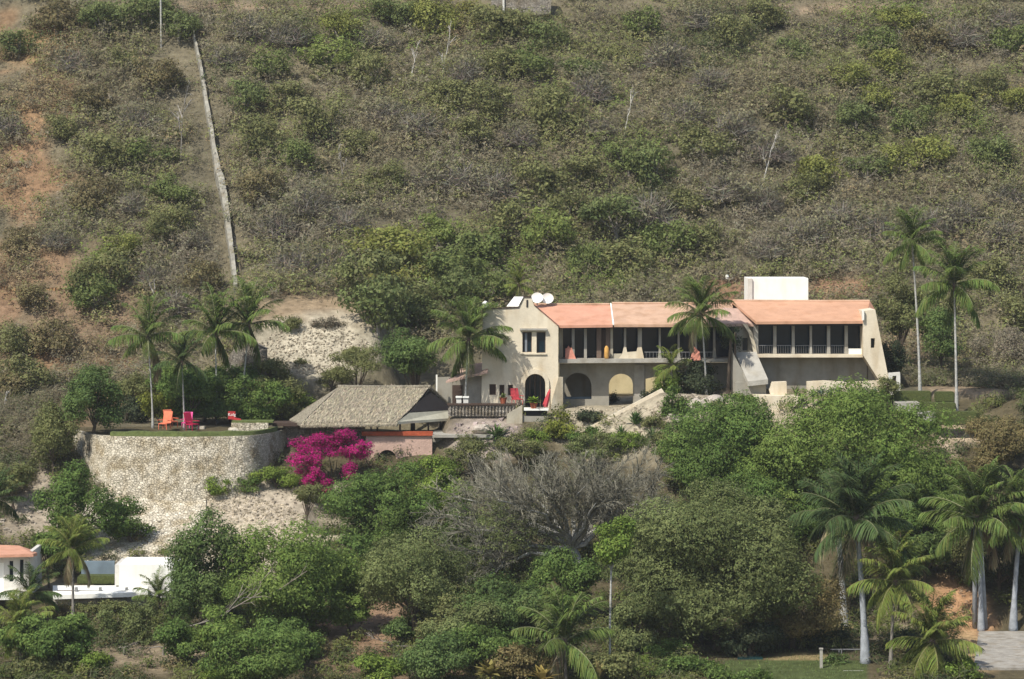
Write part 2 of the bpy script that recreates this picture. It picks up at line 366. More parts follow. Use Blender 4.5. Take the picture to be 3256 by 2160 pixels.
# small end caps
tw = wallt.build('retaining_wall', 'stone_face', base=(X(560, 235), 235.5, 36))
tag(tw, 'curved pale stone retaining wall holding up the palm garden terrace', 'retaining wall')
ap = MB(); vs_ = []; fs = []; ua = np.linspace(262, 655, 80); na = 26
for u in ua:
    y1_ = float(wall_y(u))-.55
    for k in range(na+1):
        t = k/na; y = 226.3+(u-262)*.004+(y1_-226.3-(u-262)*.004)*t; x = X(u, y)
        vs_.append((x, y, float(gz(x, y))+.14+.10*float(vnoise(x*2.2, y*2.2, 1.0))-(.25 if k == 0 else 0)))
for i in range(len(ua)-1):
    for k in range(na): fs.append((i*(na+1)+k, (i+1)*(na+1)+k, (i+1)*(na+1)+k+1, i*(na+1)+k+1))
tag(ap.add(vs_, fs).build('stone_apron', 'stone_face', smooth_=False), 'sloping apron of rough pale masonry below the curved retaining wall', 'stone slope')
# clipped grass edging along its top
g = MB()
up = np.linspace(350, 880, 60)
for i in range(len(up)-1):
    a_, b_ = up[i], up[i+1]; ya, yb = float(wall_y(a_)), float(wall_y(b_))
    def q(u, y, o, z): return (X(u, y), y+o, z)
    z0, z1 = PLAT+.03, PLAT+.30+.10*vnoise(a_, 0, 30)
    g.add([q(a_, ya, .05, z0), q(b_, yb, .05, z0), q(b_, yb, 1.2, z0), q(a_, ya, 1.2, z0), q(a_, ya, .1, z1), q(b_, yb, .1, z1), q(b_, yb, 1.1, z1), q(a_, ya, 1.1, z1)],
          [(0, 1, 5, 4), (1, 2, 6, 5), (2, 3, 7, 6), (3, 0, 4, 7), (4, 5, 6, 7)])
tag(g.build('grass_edging', 'grass'), 'low green grass strip along the top of the curved stone wall', 'grass strip')

# ------------------------------------------------------------------ the villa
villa = thing('hillside_villa', 'long cream villa with gabled tower, tiled roofs, arches and a glazed upper storey', 'villa', P(2100, 1295, 247))
def part(mb, name, m, parent=villa, label=None, **k):
    o = mb.build(name, m, parent, **k)
    if label: o['label'] = label
    return o
YT = 246.0
def arc(uc, vc, r, a0, a1, n=14): return [(uc+r*math.cos(math.radians(a0+(a1-a0)*i/n)), vc-r*math.sin(math.radians(a0+(a1-a0)*i/n))) for i in range(n+1)]
def rect(u0, u1, v0, v1): return [(u0, v0), (u1, v0), (u1, v1), (u0, v1)]
arch_hole = [(1670, 1312)]+arc(1702, 1222, 32, 180, 0)+[(1734, 1312)]
tower = MB().pprism([(1535, 985), (1650, 979), (1666, 946), (1689, 946), (1698, 972), (1775, 1039), (1775, 1150), (1776, 1330), (1530, 1330)], YT, .45,
    [rect(1548, 1568, 1044, 1099), rect(1661, 1691, 1056, 1121), rect(1706, 1735, 1056, 1123), arch_hole, rect(1556, 1577, 1222, 1257), rect(1588, 1604, 1224, 1257), rect(1615, 1631, 1224, 1258)])
tower.box(X(1535, YT), X(1535, YT)+.4, YT+.45, YT+7, Z(1330, YT), Z(987, YT))
tower.box(X(1775, YT)-.4, X(1775, YT), YT+.45, YT+3.4, Z(1330, YT), Z(1045, YT))
tower.box(X(1535, YT)+.4, X(1660, YT), YT+.45, YT+7, Z(1000, YT)-.3, Z(992, YT))
tower.box(X(1535, YT), X(1775, YT), YT+7, YT+7.4, Z(1330, YT), Z(1010, YT))
part(tower, 'tower_wall', 'cream_stucco')
cop = MB()
def strip(pts, w, y0, d):
    for a, b in zip(pts, pts[1:]):
        cop.add([(X(a[0], YT), y0, Z(a[1], YT)), (X(b[0], YT), y0, Z(b[1], YT)), (X(b[0], YT), y0+d, Z(b[1], YT)), (X(a[0], YT), y0+d, Z(a[1], YT)),
                 (X(a[0], YT), y0, Z(a[1]-w, YT)), (X(b[0], YT), y0, Z(b[1]-w, YT)), (X(b[0], YT), y0+d, Z(b[1]-w, YT)), (X(a[0], YT), y0+d, Z(a[1]-w, YT))],
                [(0, 1, 5, 4), (1, 2, 6, 5), (2, 3, 7, 6), (3, 0, 4, 7), (4, 5, 6, 7), (0, 3, 2, 1)])
strip([(1533, 984.5), (1650, 978.5), (1665.5, 945.5), (1689.5, 945.5), (1698.5, 971.5), (1777, 1038.5)], 2.6, YT-.08, .6)
part(cop, 'coping', 'dark_wood')
part(MB().pbox(1673.5, 1679, 954, 977, YT-.05, .1), 'gable_slot', 'fascia')
bal = MB(); R0 = .45; cx, cz = X(1543, YT), Z(974, YT)
bal.tube([(cx, YT+.3, cz-.3), (cx, YT+.3, cz-.05), (cx, YT+.3, cz+.1), (cx, YT+.3, cz+.3), (cx, YT+.3, cz+.42)], [.12, .26, .3, .22, .05], 10)
part(bal, 'roof_urn', 'white_paint', smooth_=True)
sk = MB().add([(X(1611, 247.5), 247.5, Z(975, 247.5)), (X(1647, 247.5), 247.5, Z(975, 247.5)), (X(1664, 248.5), 248.5, Z(944, 248.5)), (X(1635, 248.5), 248.5, Z(944, 248.5)),
               (X(1611, 248.5), 249.2, Z(975, 248.5)), (X(1647, 248.5), 249.2, Z(975, 248.5)), (X(1664, 249.2), 249.4, Z(944, 249.2)), (X(1635, 249.2), 249.4, Z(944, 249.2))],
              [(0, 1, 2, 3), (7, 6, 5, 4), (0, 4, 5, 1), (1, 5, 6, 2), (2, 6, 7, 3), (3, 7, 4, 0)])
part(sk, 'skylight', 'white_paint')
# projecting arch ring
ring = MB().pprism([(1657, 1312)]+arc(1701, 1219, 45, 180, 0)+[(1747, 1312)]+[(1735, 1312)]+arc(1702, 1222, 33, 0, 180)+[(1669, 1312)], YT-.16, .3)
part(ring, 'arch_ring', 'cream_stucco')
dr = MB()
dr.pbox(1672, 1700, 1185, 1305, YT+1.3, .08); dr.pbox(1703, 1733, 1185, 1305, YT+1.36, .08)
d_ = part(dr, 'arched_door', 'dark_glass')
fr = MB(); [fr.pbox(u-1.2, u+1.2, 1185, 1305, YT+1.2, .08) for u in (1685, 1701, 1718)]
part(fr, 'door_frame', 'wood', d_)
def window(u0, u1, v0, v1, y, parent=villa, m='dark_glass', rec=.28, fm='wood', mull=0, label=None):
    w = part(MB().pbox(u0, u1, v0, v1, y+rec, .05), 'window', m, parent, label)
    f = MB(); t = 2.2
    f.pbox(u0, u0+t, v0, v1, y+rec-.07, .06); f.pbox(u1-t, u1, v0, v1, y+rec-.07, .06); f.pbox(u0+t, u1-t, v0, v0+t, y+rec-.07, .06); f.pbox(u0+t, u1-t, v1-t, v1, y+rec-.07, .06)
    for k in range(mull):
        c = u0+(u1-u0)*(k+1)/(mull+1); f.pbox(c-.8, c+.8, v0+t, v1-t, y+rec-.07, .06)
    part(f, 'window_frame', fm, w)
    return w
window(1548, 1568, 1044, 1099, YT)
w = window(1661, 1691, 1056, 1121, YT, mull=1, label='left window of the pair with a pale curtain inside')
part(MB().pbox(1669, 1676, 1060, 1119, YT+.18, .02), 'curtain', 'curtain', w)
window(1706, 1735, 1056, 1123, YT)
for r in (rect(1556, 1577, 1222, 1257), rect(1588, 1604, 1224, 1257), rect(1615, 1631, 1224, 1258)): window(r[0][0], r[1][0], r[0][1], r[2][1], YT, m='dark_wood')
part(MB().pbox(1653, 1739, 1045, 1051, YT-.35, .5), 'window_lintel', 'concrete')
part(MB().pbox(1657, 1738, 1124, 1128, YT-.12, .3), 'window_sill', 'cream_stucco')
part(MB().pbox(1612, 1623, 1043, 1049, YT-.06, .2), 'vent', 'wood')

# loggia: eave y 246.6, columns 247.8, arches 248.9
YL, YC, YA, YG = 246.6, 247.8, 248.9, 249.9
part(MB().hexa([P(1690, 1036, YL), P(1948, 1033, YL), P(1940, 970, 251.5), P(1690, 969, 251.5)], .22), 'roof', 'roof_salmon')
part(MB().hexa([P(1953, 1032, YL), P(2330, 1032, YL), P(2330, 965, 251.5), P(1944, 966, 251.5)], .22), 'roof', 'roof_tan')
part(MB().hexa([P(1948.2, 1030, YL+.02), P(1952.8, 1030, YL+.02), P(1943.8, 964, 251.5), P(1940.2, 964, 251.5)], .1), 'roof_seam', 'white_paint')
part(MB().hexa([(X(1690, 251.52), 251.52, Z(969, 251.5)), (X(2330, 251.5), 251.52, Z(965, 251.5)), (X(2330, 254.6), 254.6, Z(985, 251.5)-.5), (X(1690, 254.6), 254.6, Z(985, 251.5)-.5)], .2), 'back_roof', 'roof_tan')
part(MB().hexa([P(2258, 1029, 246.3), P(2404, 1029, 246.3), P(2402, 985, 249), P(2300, 978, 249)], .25), 'roof', 'roof_pink', label='faded pinkish canopy roof beside the big palm')
part(MB().pbox(1777, 2400, 1038, 1044, YL+.25, .3), 'fascia', 'fascia')
# glazed back wall of loggia with frames
gl = MB().pbox(1777, 2335, 1036, 1150, YG, .1)
part(gl, 'glazing', 'dark_glass')
slab = MB().add([(X(1777, 247), 247.0, Z(1155, 247)), (X(2335, 247), 247.0, Z(1152, 247)), (X(2335, 247), 254, Z(1152, 247)), (X(1777, 247), 254, Z(1155, 247)),
                 (X(1777, 247), 247.0, Z(1142, 247)), (X(2335, 247), 247.0, Z(1141, 247)), (X(2335, 247), 254, Z(1141, 247)), (X(1777, 247), 254, Z(1142, 247))],
                [(0, 1, 5, 4), (1, 2, 6, 5), (2, 3, 7, 6), (3, 0, 4, 7), (4, 5, 6, 7), (0, 3, 2, 1)])
part(slab, 'floor_slab', 'concrete')
def column(u0, u1, v0, v1, y, m='concrete', flare=0, d=.35):
    c = MB().pprism([(u0, v0), (u1, v0), (u1, v1-(v1-v0)*.3), (u1+flare, v1), (u0-flare, v1), (u0, v1-(v1-v0)*.3)], y, d)
    return part(c, 'column', m)
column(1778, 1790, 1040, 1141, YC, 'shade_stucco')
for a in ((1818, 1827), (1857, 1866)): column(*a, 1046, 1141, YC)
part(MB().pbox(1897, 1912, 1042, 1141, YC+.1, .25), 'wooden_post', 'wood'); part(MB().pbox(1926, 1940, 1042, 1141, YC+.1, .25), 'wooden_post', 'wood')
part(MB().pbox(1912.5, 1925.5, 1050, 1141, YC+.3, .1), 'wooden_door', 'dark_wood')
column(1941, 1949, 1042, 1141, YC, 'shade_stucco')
for a in ((1984, 1991), (2028, 2041), (2095, 2101), (2155, 2161), (2210, 2216), (2268, 2275), (2322, 2330)): column(*a, 1042, 1141, YC, 'concrete', 3)
part(MB().pprism([(1966, 1141), (1978, 1128), (1983, 1106), (1991, 1104), (1994, 1120), (2024, 1118), (2027, 1106), (2040, 1104), (2047, 1136), (2048, 1141)], YC-.12, .1), 'parapet', 'cream_stucco', label='low cream parapet with flared ends between two columns')
part(MB().pbox(1949.5, 1983, 1125, 1141, YC+.1, .12), 'parapet', 'shade_stucco')
rl = MB()
for a, b in ((2049, 2094), (2103, 2154), (2163, 2209), (2218, 2267)):
    rl.pbox(a, b, 1119, 1121, YC+.1, .05)
    for k in range(4): u = a+(b-a)*(k+.5)/4; rl.pbox(u-.5, u+.5, 1121.2, 1141, YC+.1, .04)
part(rl, 'railing', 'metal_grey')
for (u0_, u1_, v0, v1, yy) in ((1692, 1938, 968.5, 968.5, 251.5), (1946, 2328, 965, 965, 251.5), (2330, 2765, 957, 958, 250.3)):
    part(MB().tube([P(u0_, v0-.3, yy), P((u0_+u1_)/2, (v0+v1)/2+.4, yy), P(u1_, v1-.3, yy)], .11, 8), 'ridge_cap', 'terracotta' if False else 'roof_tan')
# undercroft arches
a1 = [(1795, 1270)]+[(1795, 1225)]+arc(1838, 1230, 44, 150, 30, 10)+[(1881, 1225), (1881, 1270)]
a2 = [(1936, 1330)]+[(1936, 1222)]+arc(1975, 1229, 40, 150, 30, 10)+[(2013, 1222), (2013, 1330)]
a3 = [(2053, 1330), (2053, 1205), (2108, 1193), (2112, 1330)]
aw = MB().pprism([(1779, 1157), (2335, 1154), (2335, 1340), (1779, 1340)], YA, .4, [a1, a2, a3, [(2135, 1330), (2135, 1200), (2210, 1195), (2210, 1330)]])
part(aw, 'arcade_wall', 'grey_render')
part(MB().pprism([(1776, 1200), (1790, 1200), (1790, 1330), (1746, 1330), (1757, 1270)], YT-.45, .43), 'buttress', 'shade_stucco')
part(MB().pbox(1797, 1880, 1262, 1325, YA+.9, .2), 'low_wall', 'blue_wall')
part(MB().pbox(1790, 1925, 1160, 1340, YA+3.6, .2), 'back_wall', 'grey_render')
part(MB().pbox(2017, 2049, 1160, 1340, YA-.12, .1), 'pilaster', 'concrete')
# right wing
E = 244.8; W0 = 246.1
part(MB().hexa([P(2404, 1023, E), P(2746, 1021, E), P(2766, 958, 250.3), P(2328, 957, 250.3)], .22), 'roof', 'roof_orange')
part(MB().hexa([P(2746.3, 1021, E+.02), P(2752, 1012, E+.4), P(2782, 984, 249.5), P(2766.3, 958, 250.3)], .22), 'roof_hip', 'roof_salmon')
part(MB().hexa([(X(2328, 250.3), 250.34, Z(957, 250.3)), (X(2766, 250.3), 250.34, Z(958, 250.3)), (X(2770, 255), 255.5, Z(975, 250.3)-1), (X(2328, 255), 255.5, Z(975, 250.3)-1)], .2), 'back_roof', 'roof_orange')
part(MB().pbox(2404, 2744, 1024.5, 1036, E+.25, .35), 'fascia', 'fascia')
part(MB().pbox(2405, 2743, 1036, 1128, W0+1.0, .08), 'glazing', 'dark_glass')
for a in ((2397, 2411), (2459, 2469), (2518, 2527), (2575, 2582), (2630, 2640), (2686, 2696)): column(*a, 1036, 1127, W0, 'concrete', 1)
rl = MB()
for a, b in ((2413, 2458), (2471, 2517), (2529, 2574), (2584, 2629), (2642, 2685)):
    rl.pbox(a, b, 1098, 1099.6, W0+.05, .05)
    for k in range(6): u = a+(b-a)*(k+.5)/6; rl.pbox(u-.4, u+.4, 1099.8, 1127, W0+.05, .03)
part(rl, 'railing', 'metal_grey')
part(MB().pbox(2698, 2742, 1109, 1127, W0+.02, .12), 'parapet', 'white_paint')
part(MB().pbox(2402, 2744, 1127.4, 1137, 245.6, 4.5), 'floor_slab', 'cream_stucco')
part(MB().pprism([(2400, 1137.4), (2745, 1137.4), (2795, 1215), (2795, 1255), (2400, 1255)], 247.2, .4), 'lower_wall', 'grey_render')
part(MB().pbox(2757, 2759, 1140, 1212, 247.14, .05), 'drain_pipe', 'dark_wood')
fin = MB().pprism([(2744, 990), (2783, 985), (2803, 1090), (2824, 1195), (2826, 1262), (2797, 1262), (2795, 1210), (2746, 1132)], 244.6, 6.5, [rect(2769, 2782, 1076, 1107)])
part(fin, 'end_wall', 'cream_stucco')
part(MB().pbox(2769, 2782, 1076, 1107, 245.2, .1), 'window', 'dark_glass')
part(MB().pprism([(2741.5, 987), (2748, 986), (2748, 1018), (2741.5, 1019)], 244.3, .25), 'end_trim', 'white_paint')
part(MB().pprism([(2338, 1031), (2396, 1031), (2396, 1120), (2338, 1120)], 246.6, .4, [rect(2361, 2377, 1075, 1115)]), 'link_wall', 'grey_render')
part(MB().pbox(2361, 2377, 1075, 1115, 246.85, .08), 'window', 'dark_glass')
arcp = [(2362, 1031), (2375, 1031), (2392, 1060), (2403, 1098), (2408, 1127), (2397, 1127), (2390, 1090), (2380, 1058)]
part(MB().pprism(arcp, 245.9, .5), 'curved_buttress', 'cream_stucco')
part(MB().hexa([P(2378, 1213, 242.6), P(2442, 1206, 242.6), P(2404, 1119, 245.5), P(2337, 1121, 245.5)], .4), 'sloping_buttress', 'concrete')
part(MB().pprism([(2331, 1122), (2378, 1214), (2378, 1285), (2331, 1285)], 243.6, 2.2), 'buttress_side', 'grey_render')
part(MB().pbox(2338, 2436, 1216, 1285, 243.3, 2.5), 'plinth', 'grey_render')
wb = MB().pbox(2378, 2570, 885, 975, 251.2, 4.0)
cb = part(wb, 'roof_block', 'white_paint', label='plain white block rising behind the right roof')
part(MB().pbox(2378, 2392, 886, 970, 251.0, .19), 'block_shade_strip', 'dull_white')  # duller strip paints in the shading of the block's left face
# back wall behind the undercroft, lit over the roof
yb = MB().pbox(1900, 2130, 1175, 1310, 259.3, .4)
tag(yb.build('yard_wall', 'yellow_plaster'), 'sunny yellow plaster wall seen through the open arches', 'wall')
# annex left of the tower
ax = thing('garden_annex', 'low lean-to annex with shaded wall left of the cream tower', 'outbuilding', P(1470, 1290, 246))
part(MB().hexa([P(1418, 1212, 245.2), P(1552, 1180, 245.2), P(1552, 1148, 248.5), P(1470, 1165, 248.5)], .18), 'roof', 'roof_pink', ax)
part(MB().pbox(1487, 1534, 1196, 1300, 246.6, .3), 'wall', 'concrete', ax)
part(MB().pbox(1390, 1486.5, 1200, 1300, 247.6, .3), 'rear_wall', 'grey_render', ax)
part(MB().pbox(1386, 1391, 1192, 1258, 246.2, .14), 'post', 'white_paint', ax)
dk = MB().pbox(1438, 1470, 1225, 1285, 247.5, .09); part(dk, 'door', 'dark_wood', ax)

# ------------------------------------------------------------------ things on and round the villa
def dish(u, v, r, y, label, tilt):
    t = thing('satellite_dish', label, 'satellite dish', (X(u, y), y, Z(966, 251)), 'dishes on the roof ridge')
    m = MB(); n, k = 20, 6; c = Vector(P(u, v, y)); R = r*y/F
    vs_ = []; fs = []
    ax_ = Matrix.Rotation(math.radians(tilt), 3, 'Z') @ Matrix.Rotation(math.radians(-10), 3, 'X')
    for i in range(k+1):
        rr = R*i/k; dd = .22*R*(i/k)**2
        for j in range(n):
            q = 2*math.pi*j/n; vs_.append(c+ax_@Vector((rr*math.cos(q)*1.08, -dd+.1, rr*.93*math.sin(q))))
    for i in range(k):
        for j in range(n): fs.append((i*n+j, i*n+(j+1) % n, (i+1)*n+(j+1) % n, (i+1)*n+j))
    nb = len(vs_); vs_ += [v_+Vector((0, .05, 0)) for v_ in vs_]; fs += [tuple(nb+i for i in reversed(f)) for f in fs]
    m.add(vs_, fs); m.build('reflector', 'white_paint', t, smooth_=True)
    MB().tube([(c.x, y+.2, Z(970, 251)), (c.x, y+.2, c.z)], .05, 8).build('mast', 'metal_grey', t)
    MB().tube([(c.x, c.y+.05, c.z-R*.8), (c.x, c.y-R*.5, c.z-R*.1)], .014, 6).build('feed_arm', 'dull_white', t)
dish(1708, 947, 18, 250.6, 'left of two white satellite dishes behind the gable peak', -8)
dish(1741, 949, 18, 250.9, 'right of two white satellite dishes, over the red tiles', 6)
lm = thing('hill_lamp', 'tiny white lamp on a dark post on the slope above the big roof palm', 'lamp', G(2313, 915))
gy = lm.location.y
MB().tube([(X(2313, gy), gy, lm.location.z-.2), (X(2313, gy), gy, lm.location.z+.9)], .05, 8).build('post', 'dark_wood', lm)
MB().tube([(X(2312, gy), gy, lm.location.z+.8), (X(2312, gy), gy, lm.location.z+1.0), (X(2312, gy), gy, lm.location.z+1.2)], [.12, .2, .08], 10).build('lamp_head', 'white_paint', lm)
# balustrade wall and rock bank before the tower
bw = thing('balustrade_wall', 'old weathered stone balustrade wall in front of the ground floor windows', 'garden wall', P(1540, 1322, 243.2))
part(MB().pbox(1425, 1640, 1290, 1324, 243.3, .35), 'wall', 'grey_stone', bw)
part(MB().pbox(1422, 1643, 1284, 1289.6, 243.15, .6), 'coping', 'dark_wood', bw)
b2 = MB()
for k in range(20):
    u = 1432+k*10.6; x, z0, z1 = X(u, 243.2), Z(1318, 243.2), Z(1293, 243.2)
    b2.tube([(x, 243.22, z0), (x, 243.22, z0*.7+z1*.3), (x, 243.22, z0*.4+z1*.6), (x, 243.22, z1)], [.05, .09, .05, .07], 7)
part(b2, 'baluster_row', 'grey_stone', bw)
lw = MB().pprism([(1612, 1318), (1655, 1292), (1661, 1290), (1661, 1372), (1608, 1372)], 242.9, .5); tag(lw.build('ramp_wall', 'shade_stucco'), 'pale plastered wing wall beside the planter ledge', 'garden wall')
pl = thing('planter_ledge', 'grey render ledge with white top carrying the potted plant', 'ledge', P(1702, 1368, 243))
part(MB().pbox(1666, 1744, 1300, 1306, 242.8, 1.4), 'top', 'white_paint', pl)
part(MB().pbox(1672, 1740, 1307, 1323, 243.3, .8), 'shade_block', 'fascia', pl)  # black block stands for the shade under the white top
part(MB().pbox(1662, 1743, 1323.5, 1372, 243.1, 1.0), 'base', 'grey_render', pl)
for i, (u, lab) in enumerate(((1459, 'left white stone pedestal behind the balustrade wall'), (1481, 'right white stone pedestal behind the palm trunk'))):
    t = thing('stone_pedestal', lab, 'pedestal', P(u, 1286, 244.5), 'white pedestals behind the balustrade')
    part(MB().pbox(u-8, u+8, 1266, 1286, 244.5, .4), 'shaft', 'dull_white', t); part(MB().pbox(u-10, u+10, 1261, 1265.8, 244.4, .6), 'cap', 'white_paint', t)
def deck_chair(u, v, y, m, label, s=1.0, rot=0, group=None):
    t = thing('garden_chair', label, 'chair', P(u, v, y), group)
    W, D, H = .62*s, .6*s, .42*s
    def B(name, mm, x0, x1, y0, y1, z0, z1):
        o = MB().box(x0, x1, y0, y1, z0, z1).build(name, mm, base=(0, 0, 0), bevel=.01); o.parent = t; o.location = (0, 0, 0); return o
    B('seat', m, -W/2, W/2, -D/2, D/2, H-.08, H)
    bk = MB().add([(-W/2, D/2-.05, H), (W/2, D/2-.05, H), (W/2, D/2+.02, H), (-W/2, D/2+.02, H), (-W/2, D/2+.22, H+.72*s), (W/2, D/2+.22, H+.72*s), (W/2, D/2+.29, H+.72*s), (-W/2, D/2+.29, H+.72*s)],
                  [(0, 3, 2, 1), (4, 5, 6, 7), (0, 1, 5, 4), (1, 2, 6, 5), (2, 3, 7, 6), (3, 0, 4, 7)]).build('backrest', m, base=(0, 0, 0)); bk.parent = t; bk.location = (0, 0, 0)
    for sx in (-1, 1):
        for sy in (-1, 1): B('leg', m, sx*W/2-.05*(sx > 0), sx*W/2+.05*(sx < 0), sy*D/2-.05*(sy > 0), sy*D/2+.05*(sy < 0), 0, H-.08)
        B('armrest', m, sx*(W/2+.06)-.04, sx*(W/2+.06)+.04, -D/2, D/2+.1, H+.2, H+.25)
    t.rotation_euler = (0, 0, rot)
    return t
deck_chair(1645, 1287, 244.4, 'red_cloth', 'red high backed chair left of the arched doorway', 1.15, .5)
def umbrella(u, v0, v1, y, m, label, lean=0.15):
    t = thing('closed_parasol', label, 'parasol', P(u, v1, y))
    b = Vector(P(u, v1, y)); h = Z(v0, y)-Z(v1, y); d = Vector((lean*h, .1, h))
    MB().tube([b, b+d*1.06], .03, 8).build('pole', 'dark_wood', t)
    MB().tube([b+d*.12, b+d*.2, b+d*.45, b+d*.8, b+d*.97], [.20, .24, .21, .13, .04], 7).build('folded_canopy', m, t)
    return t
umbrella(1731, 1236, 1302, 243.5, 'red_cloth', 'closed red parasol leaning at the right of the arched doorway', .28)
umbrella(1806, 1100, 1140, 247.4, 'salmon_cloth', 'closed salmon pink parasol on the upper balcony beside the tower', .05)
dr = MB().add([P(1798, 1108, 247.3), P(1818, 1106, 247.3), P(1832, 1143, 247.1), P(1797, 1143, 247.1), P(1798, 1108, 247.42), P(1818, 1106, 247.42), P(1832, 1143, 247.3), P(1797, 1143, 247.3)],
              [(0, 1, 2, 3), (7, 6, 5, 4), (0, 4, 5, 1), (1, 5, 6, 2), (2, 6, 7, 3), (3, 7, 4, 0)])
tag(dr.build('beach_towel', 'salmon_cloth'), 'salmon towel draped at the left end of the upper balcony', 'towel')
oc = MB().tube([P(1929, 1141, 247.3), P(1929, 1136, 247.3), P(1929, 1108, 247.3), P(1928, 1100, 247.3)], [.15, .2, .19, .07], 10)
tag(oc.build('tall_vase', 'ochre_cloth', smooth_=True), 'tall ochre vase standing on the balcony by the wooden posts', 'vase')
hm = MB(); pa = [P(2195, 1147, 246.9), P(2205, 1100, 247.2), P(2225, 1120, 246.9), P(2228, 1147, 246.8)]
hm.add(pa+[(p[0], p[1]+.12, p[2]) for p in pa], [(0, 1, 2, 3), (7, 6, 5, 4), (0, 4, 5, 1), (1, 5, 6, 2), (2, 6, 7, 3), (3, 7, 4, 0)])
tag(hm.build('red_awning', 'salmon_cloth'), 'small terracotta cloth hanging on the balcony left of the big roof palm', 'cloth')
# staircase parapet up to the right wing
st = thing('garden_stair', 'pale stone stair rising to the right below the arches', 'stair', P(1980, 1372, 241.5))
n = 16; smb = MB()
for k in range(n):
    t0 = k/n; t1 = (k+1)/n; u0_, u1_ = 1862+t0*240, 1862+t1*240; y_ = 241.6+t0*2.6; vtop = 1368-(t1)*118
    x0, x1, z1 = X(u0_, y_), X(u1_, y_), Z(vtop, y_)
    smb.box(x0, x1-.001, y_, y_+1.5, z1-1.4, z1)
part(smb, 'steps', 'concrete', st)
pp = [(1856, 1392), (1858, 1366), (2104, 1236), (2114, 1250), (2114, 1272)]
part(MB().pprism(pp, 241.2, .3), 'parapet', 'cream_stucco', st)
# low walls and blocks before right wing
def lump(name, label, cat, poly, y, d, m='cream_stucco', group=None): return tag(MB().pprism(poly, y, d).build(name, m), label, cat, group)
lump('garden_wall', 'small pale rectangular wall block below the sloping buttress', 'garden wall', [(2456, 1216), (2501, 1214), (2502, 1262), (2452, 1262), (2446, 1240)], 242.6, .8, 'cream_stucco')
lump('garden_wall', 'wide tapering tan wall between the two mango crowns', 'garden wall', [(2398, 1258), (2556, 1262), (2520, 1300), (2505, 1350), (2440, 1360), (2425, 1310), (2398, 1290)], 241.2, 2.2, 'cream_stucco')
lump('garden_wall', 'long low tan wall under the grey lower storey of the right wing', 'garden wall', [(2566, 1214), (2620, 1211), (2700, 1216), (2796, 1211), (2800, 1262), (2566, 1262)], 244.2, .6, 'cream_stucco')
gp = thing('white_gateway', 'small whitewashed doorway frame at the right foot of the villa', 'gateway', P(2845, 1252, 244))
part(MB().pprism([(2826, 1187), (2862, 1184), (2864, 1256), (2826, 1256)], 244, .4, [[(2838, 1196), (2850, 1195), (2850, 1254), (2838, 1254)]]), 'frame', 'dull_white', gp)
part(MB().pbox(2838, 2850, 1196, 1254, 244.25, .05), 'door', 'dark_wood', gp)
for (u0_, u1_, v0, v1, y, lab) in ((2845, 2962, 1245, 1281, 243.2, 'topmost clipped hedge at the foot of the tallest palm'), (2976, 3036, 1247, 1279, 243.6, 'short clipped hedge behind the right tall palm trunk'),
                               (2932, 3040, 1281, 1316, 240.6, 'middle clipped hedge crossing the right tall palm trunk'), (2976, 3108, 1310, 1352, 238.2, 'lowest and widest clipped hedge on the garden steps')):
    tag(MB().pbox(u0_, u1_, v0, v1, y, 1.1).build('clipped_hedge', 'hedge_leaf', bevel=.08), lab, 'hedge', 'clipped hedges on the terraces')
for (u0_, u1_, v0, v1, y, lab) in ((2850, 2925, 1281, 1308, 240.9, 'upper pale terrace step left of the hedges'), (2920, 2978, 1313, 1340, 238.6, 'lower pale terrace step left of the lowest hedge')):
    tag(MB().pbox(u0_, u1_, v0, v1, y, 2.0).build('terrace_step', 'concrete'), lab, 'step', 'pale terrace steps')

# ------------------------------------------------------------------ thatched hut
hut = thing('thatched_hut', 'open sided hut with a big hipped grey thatched roof', 'hut', P(1200, 1420, 244))
def solid(pts, th): return MB().hexa(pts, th)
ye, yr, ybk = 240.6, 245.6, 250.6
th = MB()
A, B_, Cc, D_ = P(1078, 1230, yr), P(1366, 1231, yr), P(1262, 1342, ye), P(958, 1346, ye)
# front slope as a rough grid
n1, n2 = 46, 16; vs_ = []; fs = []
L_, R2 = (Vector(A), Vector(D_)), (Vector(B_), Vector(P(1262, 1342, ye)))
for j in range(n2+1):
    t = j/n2
    l = L_[0].lerp(L_[1], t); r = R2[0].lerp(R2[1], t)
    for i in range(n1+1):
        p = l.lerp(r, i/n1); o = (vnoise(p.x*3, p.y*3, 1, 5)-.5)*.09
        zz = p.z+o-.25*math.sin(math.pi*t)*.5-(random.random()*.12 if j == n2 else 0); vs_.append((p.x, p.y, zz))
for j in range(n2):
    for i in range(n1): a_ = j*(n1+1)+i; fs.append((a_, a_+1, a_+n1+2, a_+n1+1))
nb = len(vs_); vs2 = [(p[0], p[1], p[2]-.28) for p in vs_]; fs += [tuple(nb+k for k in reversed(f)) for f in fs]
for i in range(n1): a_ = n2*(n1+1)+i; fs.append((a_, a_+1, nb+a_+1, nb+a_))
th.add(vs_+vs2, fs); part(th, 'thatch', 'thatch', hut)
# left hip, back slope, right skirt
part(solid([P(920, 1334, 244.5), (D_[0]-.02, D_[1], D_[2]), (A[0]-.02, A[1], A[2]), P(1068, 1236, 246.2)], .25), 'left_hip', 'thatch', hut, label='paler sagging left end of the thatch')
part(solid([(A[0], yr+.05, A[2]), (B_[0], yr+.05, B_[2]), (X(1458, ybk), ybk, Z(1322, 244)-.2), (X(930, ybk), ybk, Z(1335, 244)-.2)], .25), 'back_slope', 'thatch', hut)
part(solid([(Cc[0]+.05, ye+.1, Cc[2]), P(1464, 1328, 245.8), P(1447, 1304, 246.0), P(1302, 1313, 242.0)], .2), 'gable_skirt', 'thatch_trim', hut)
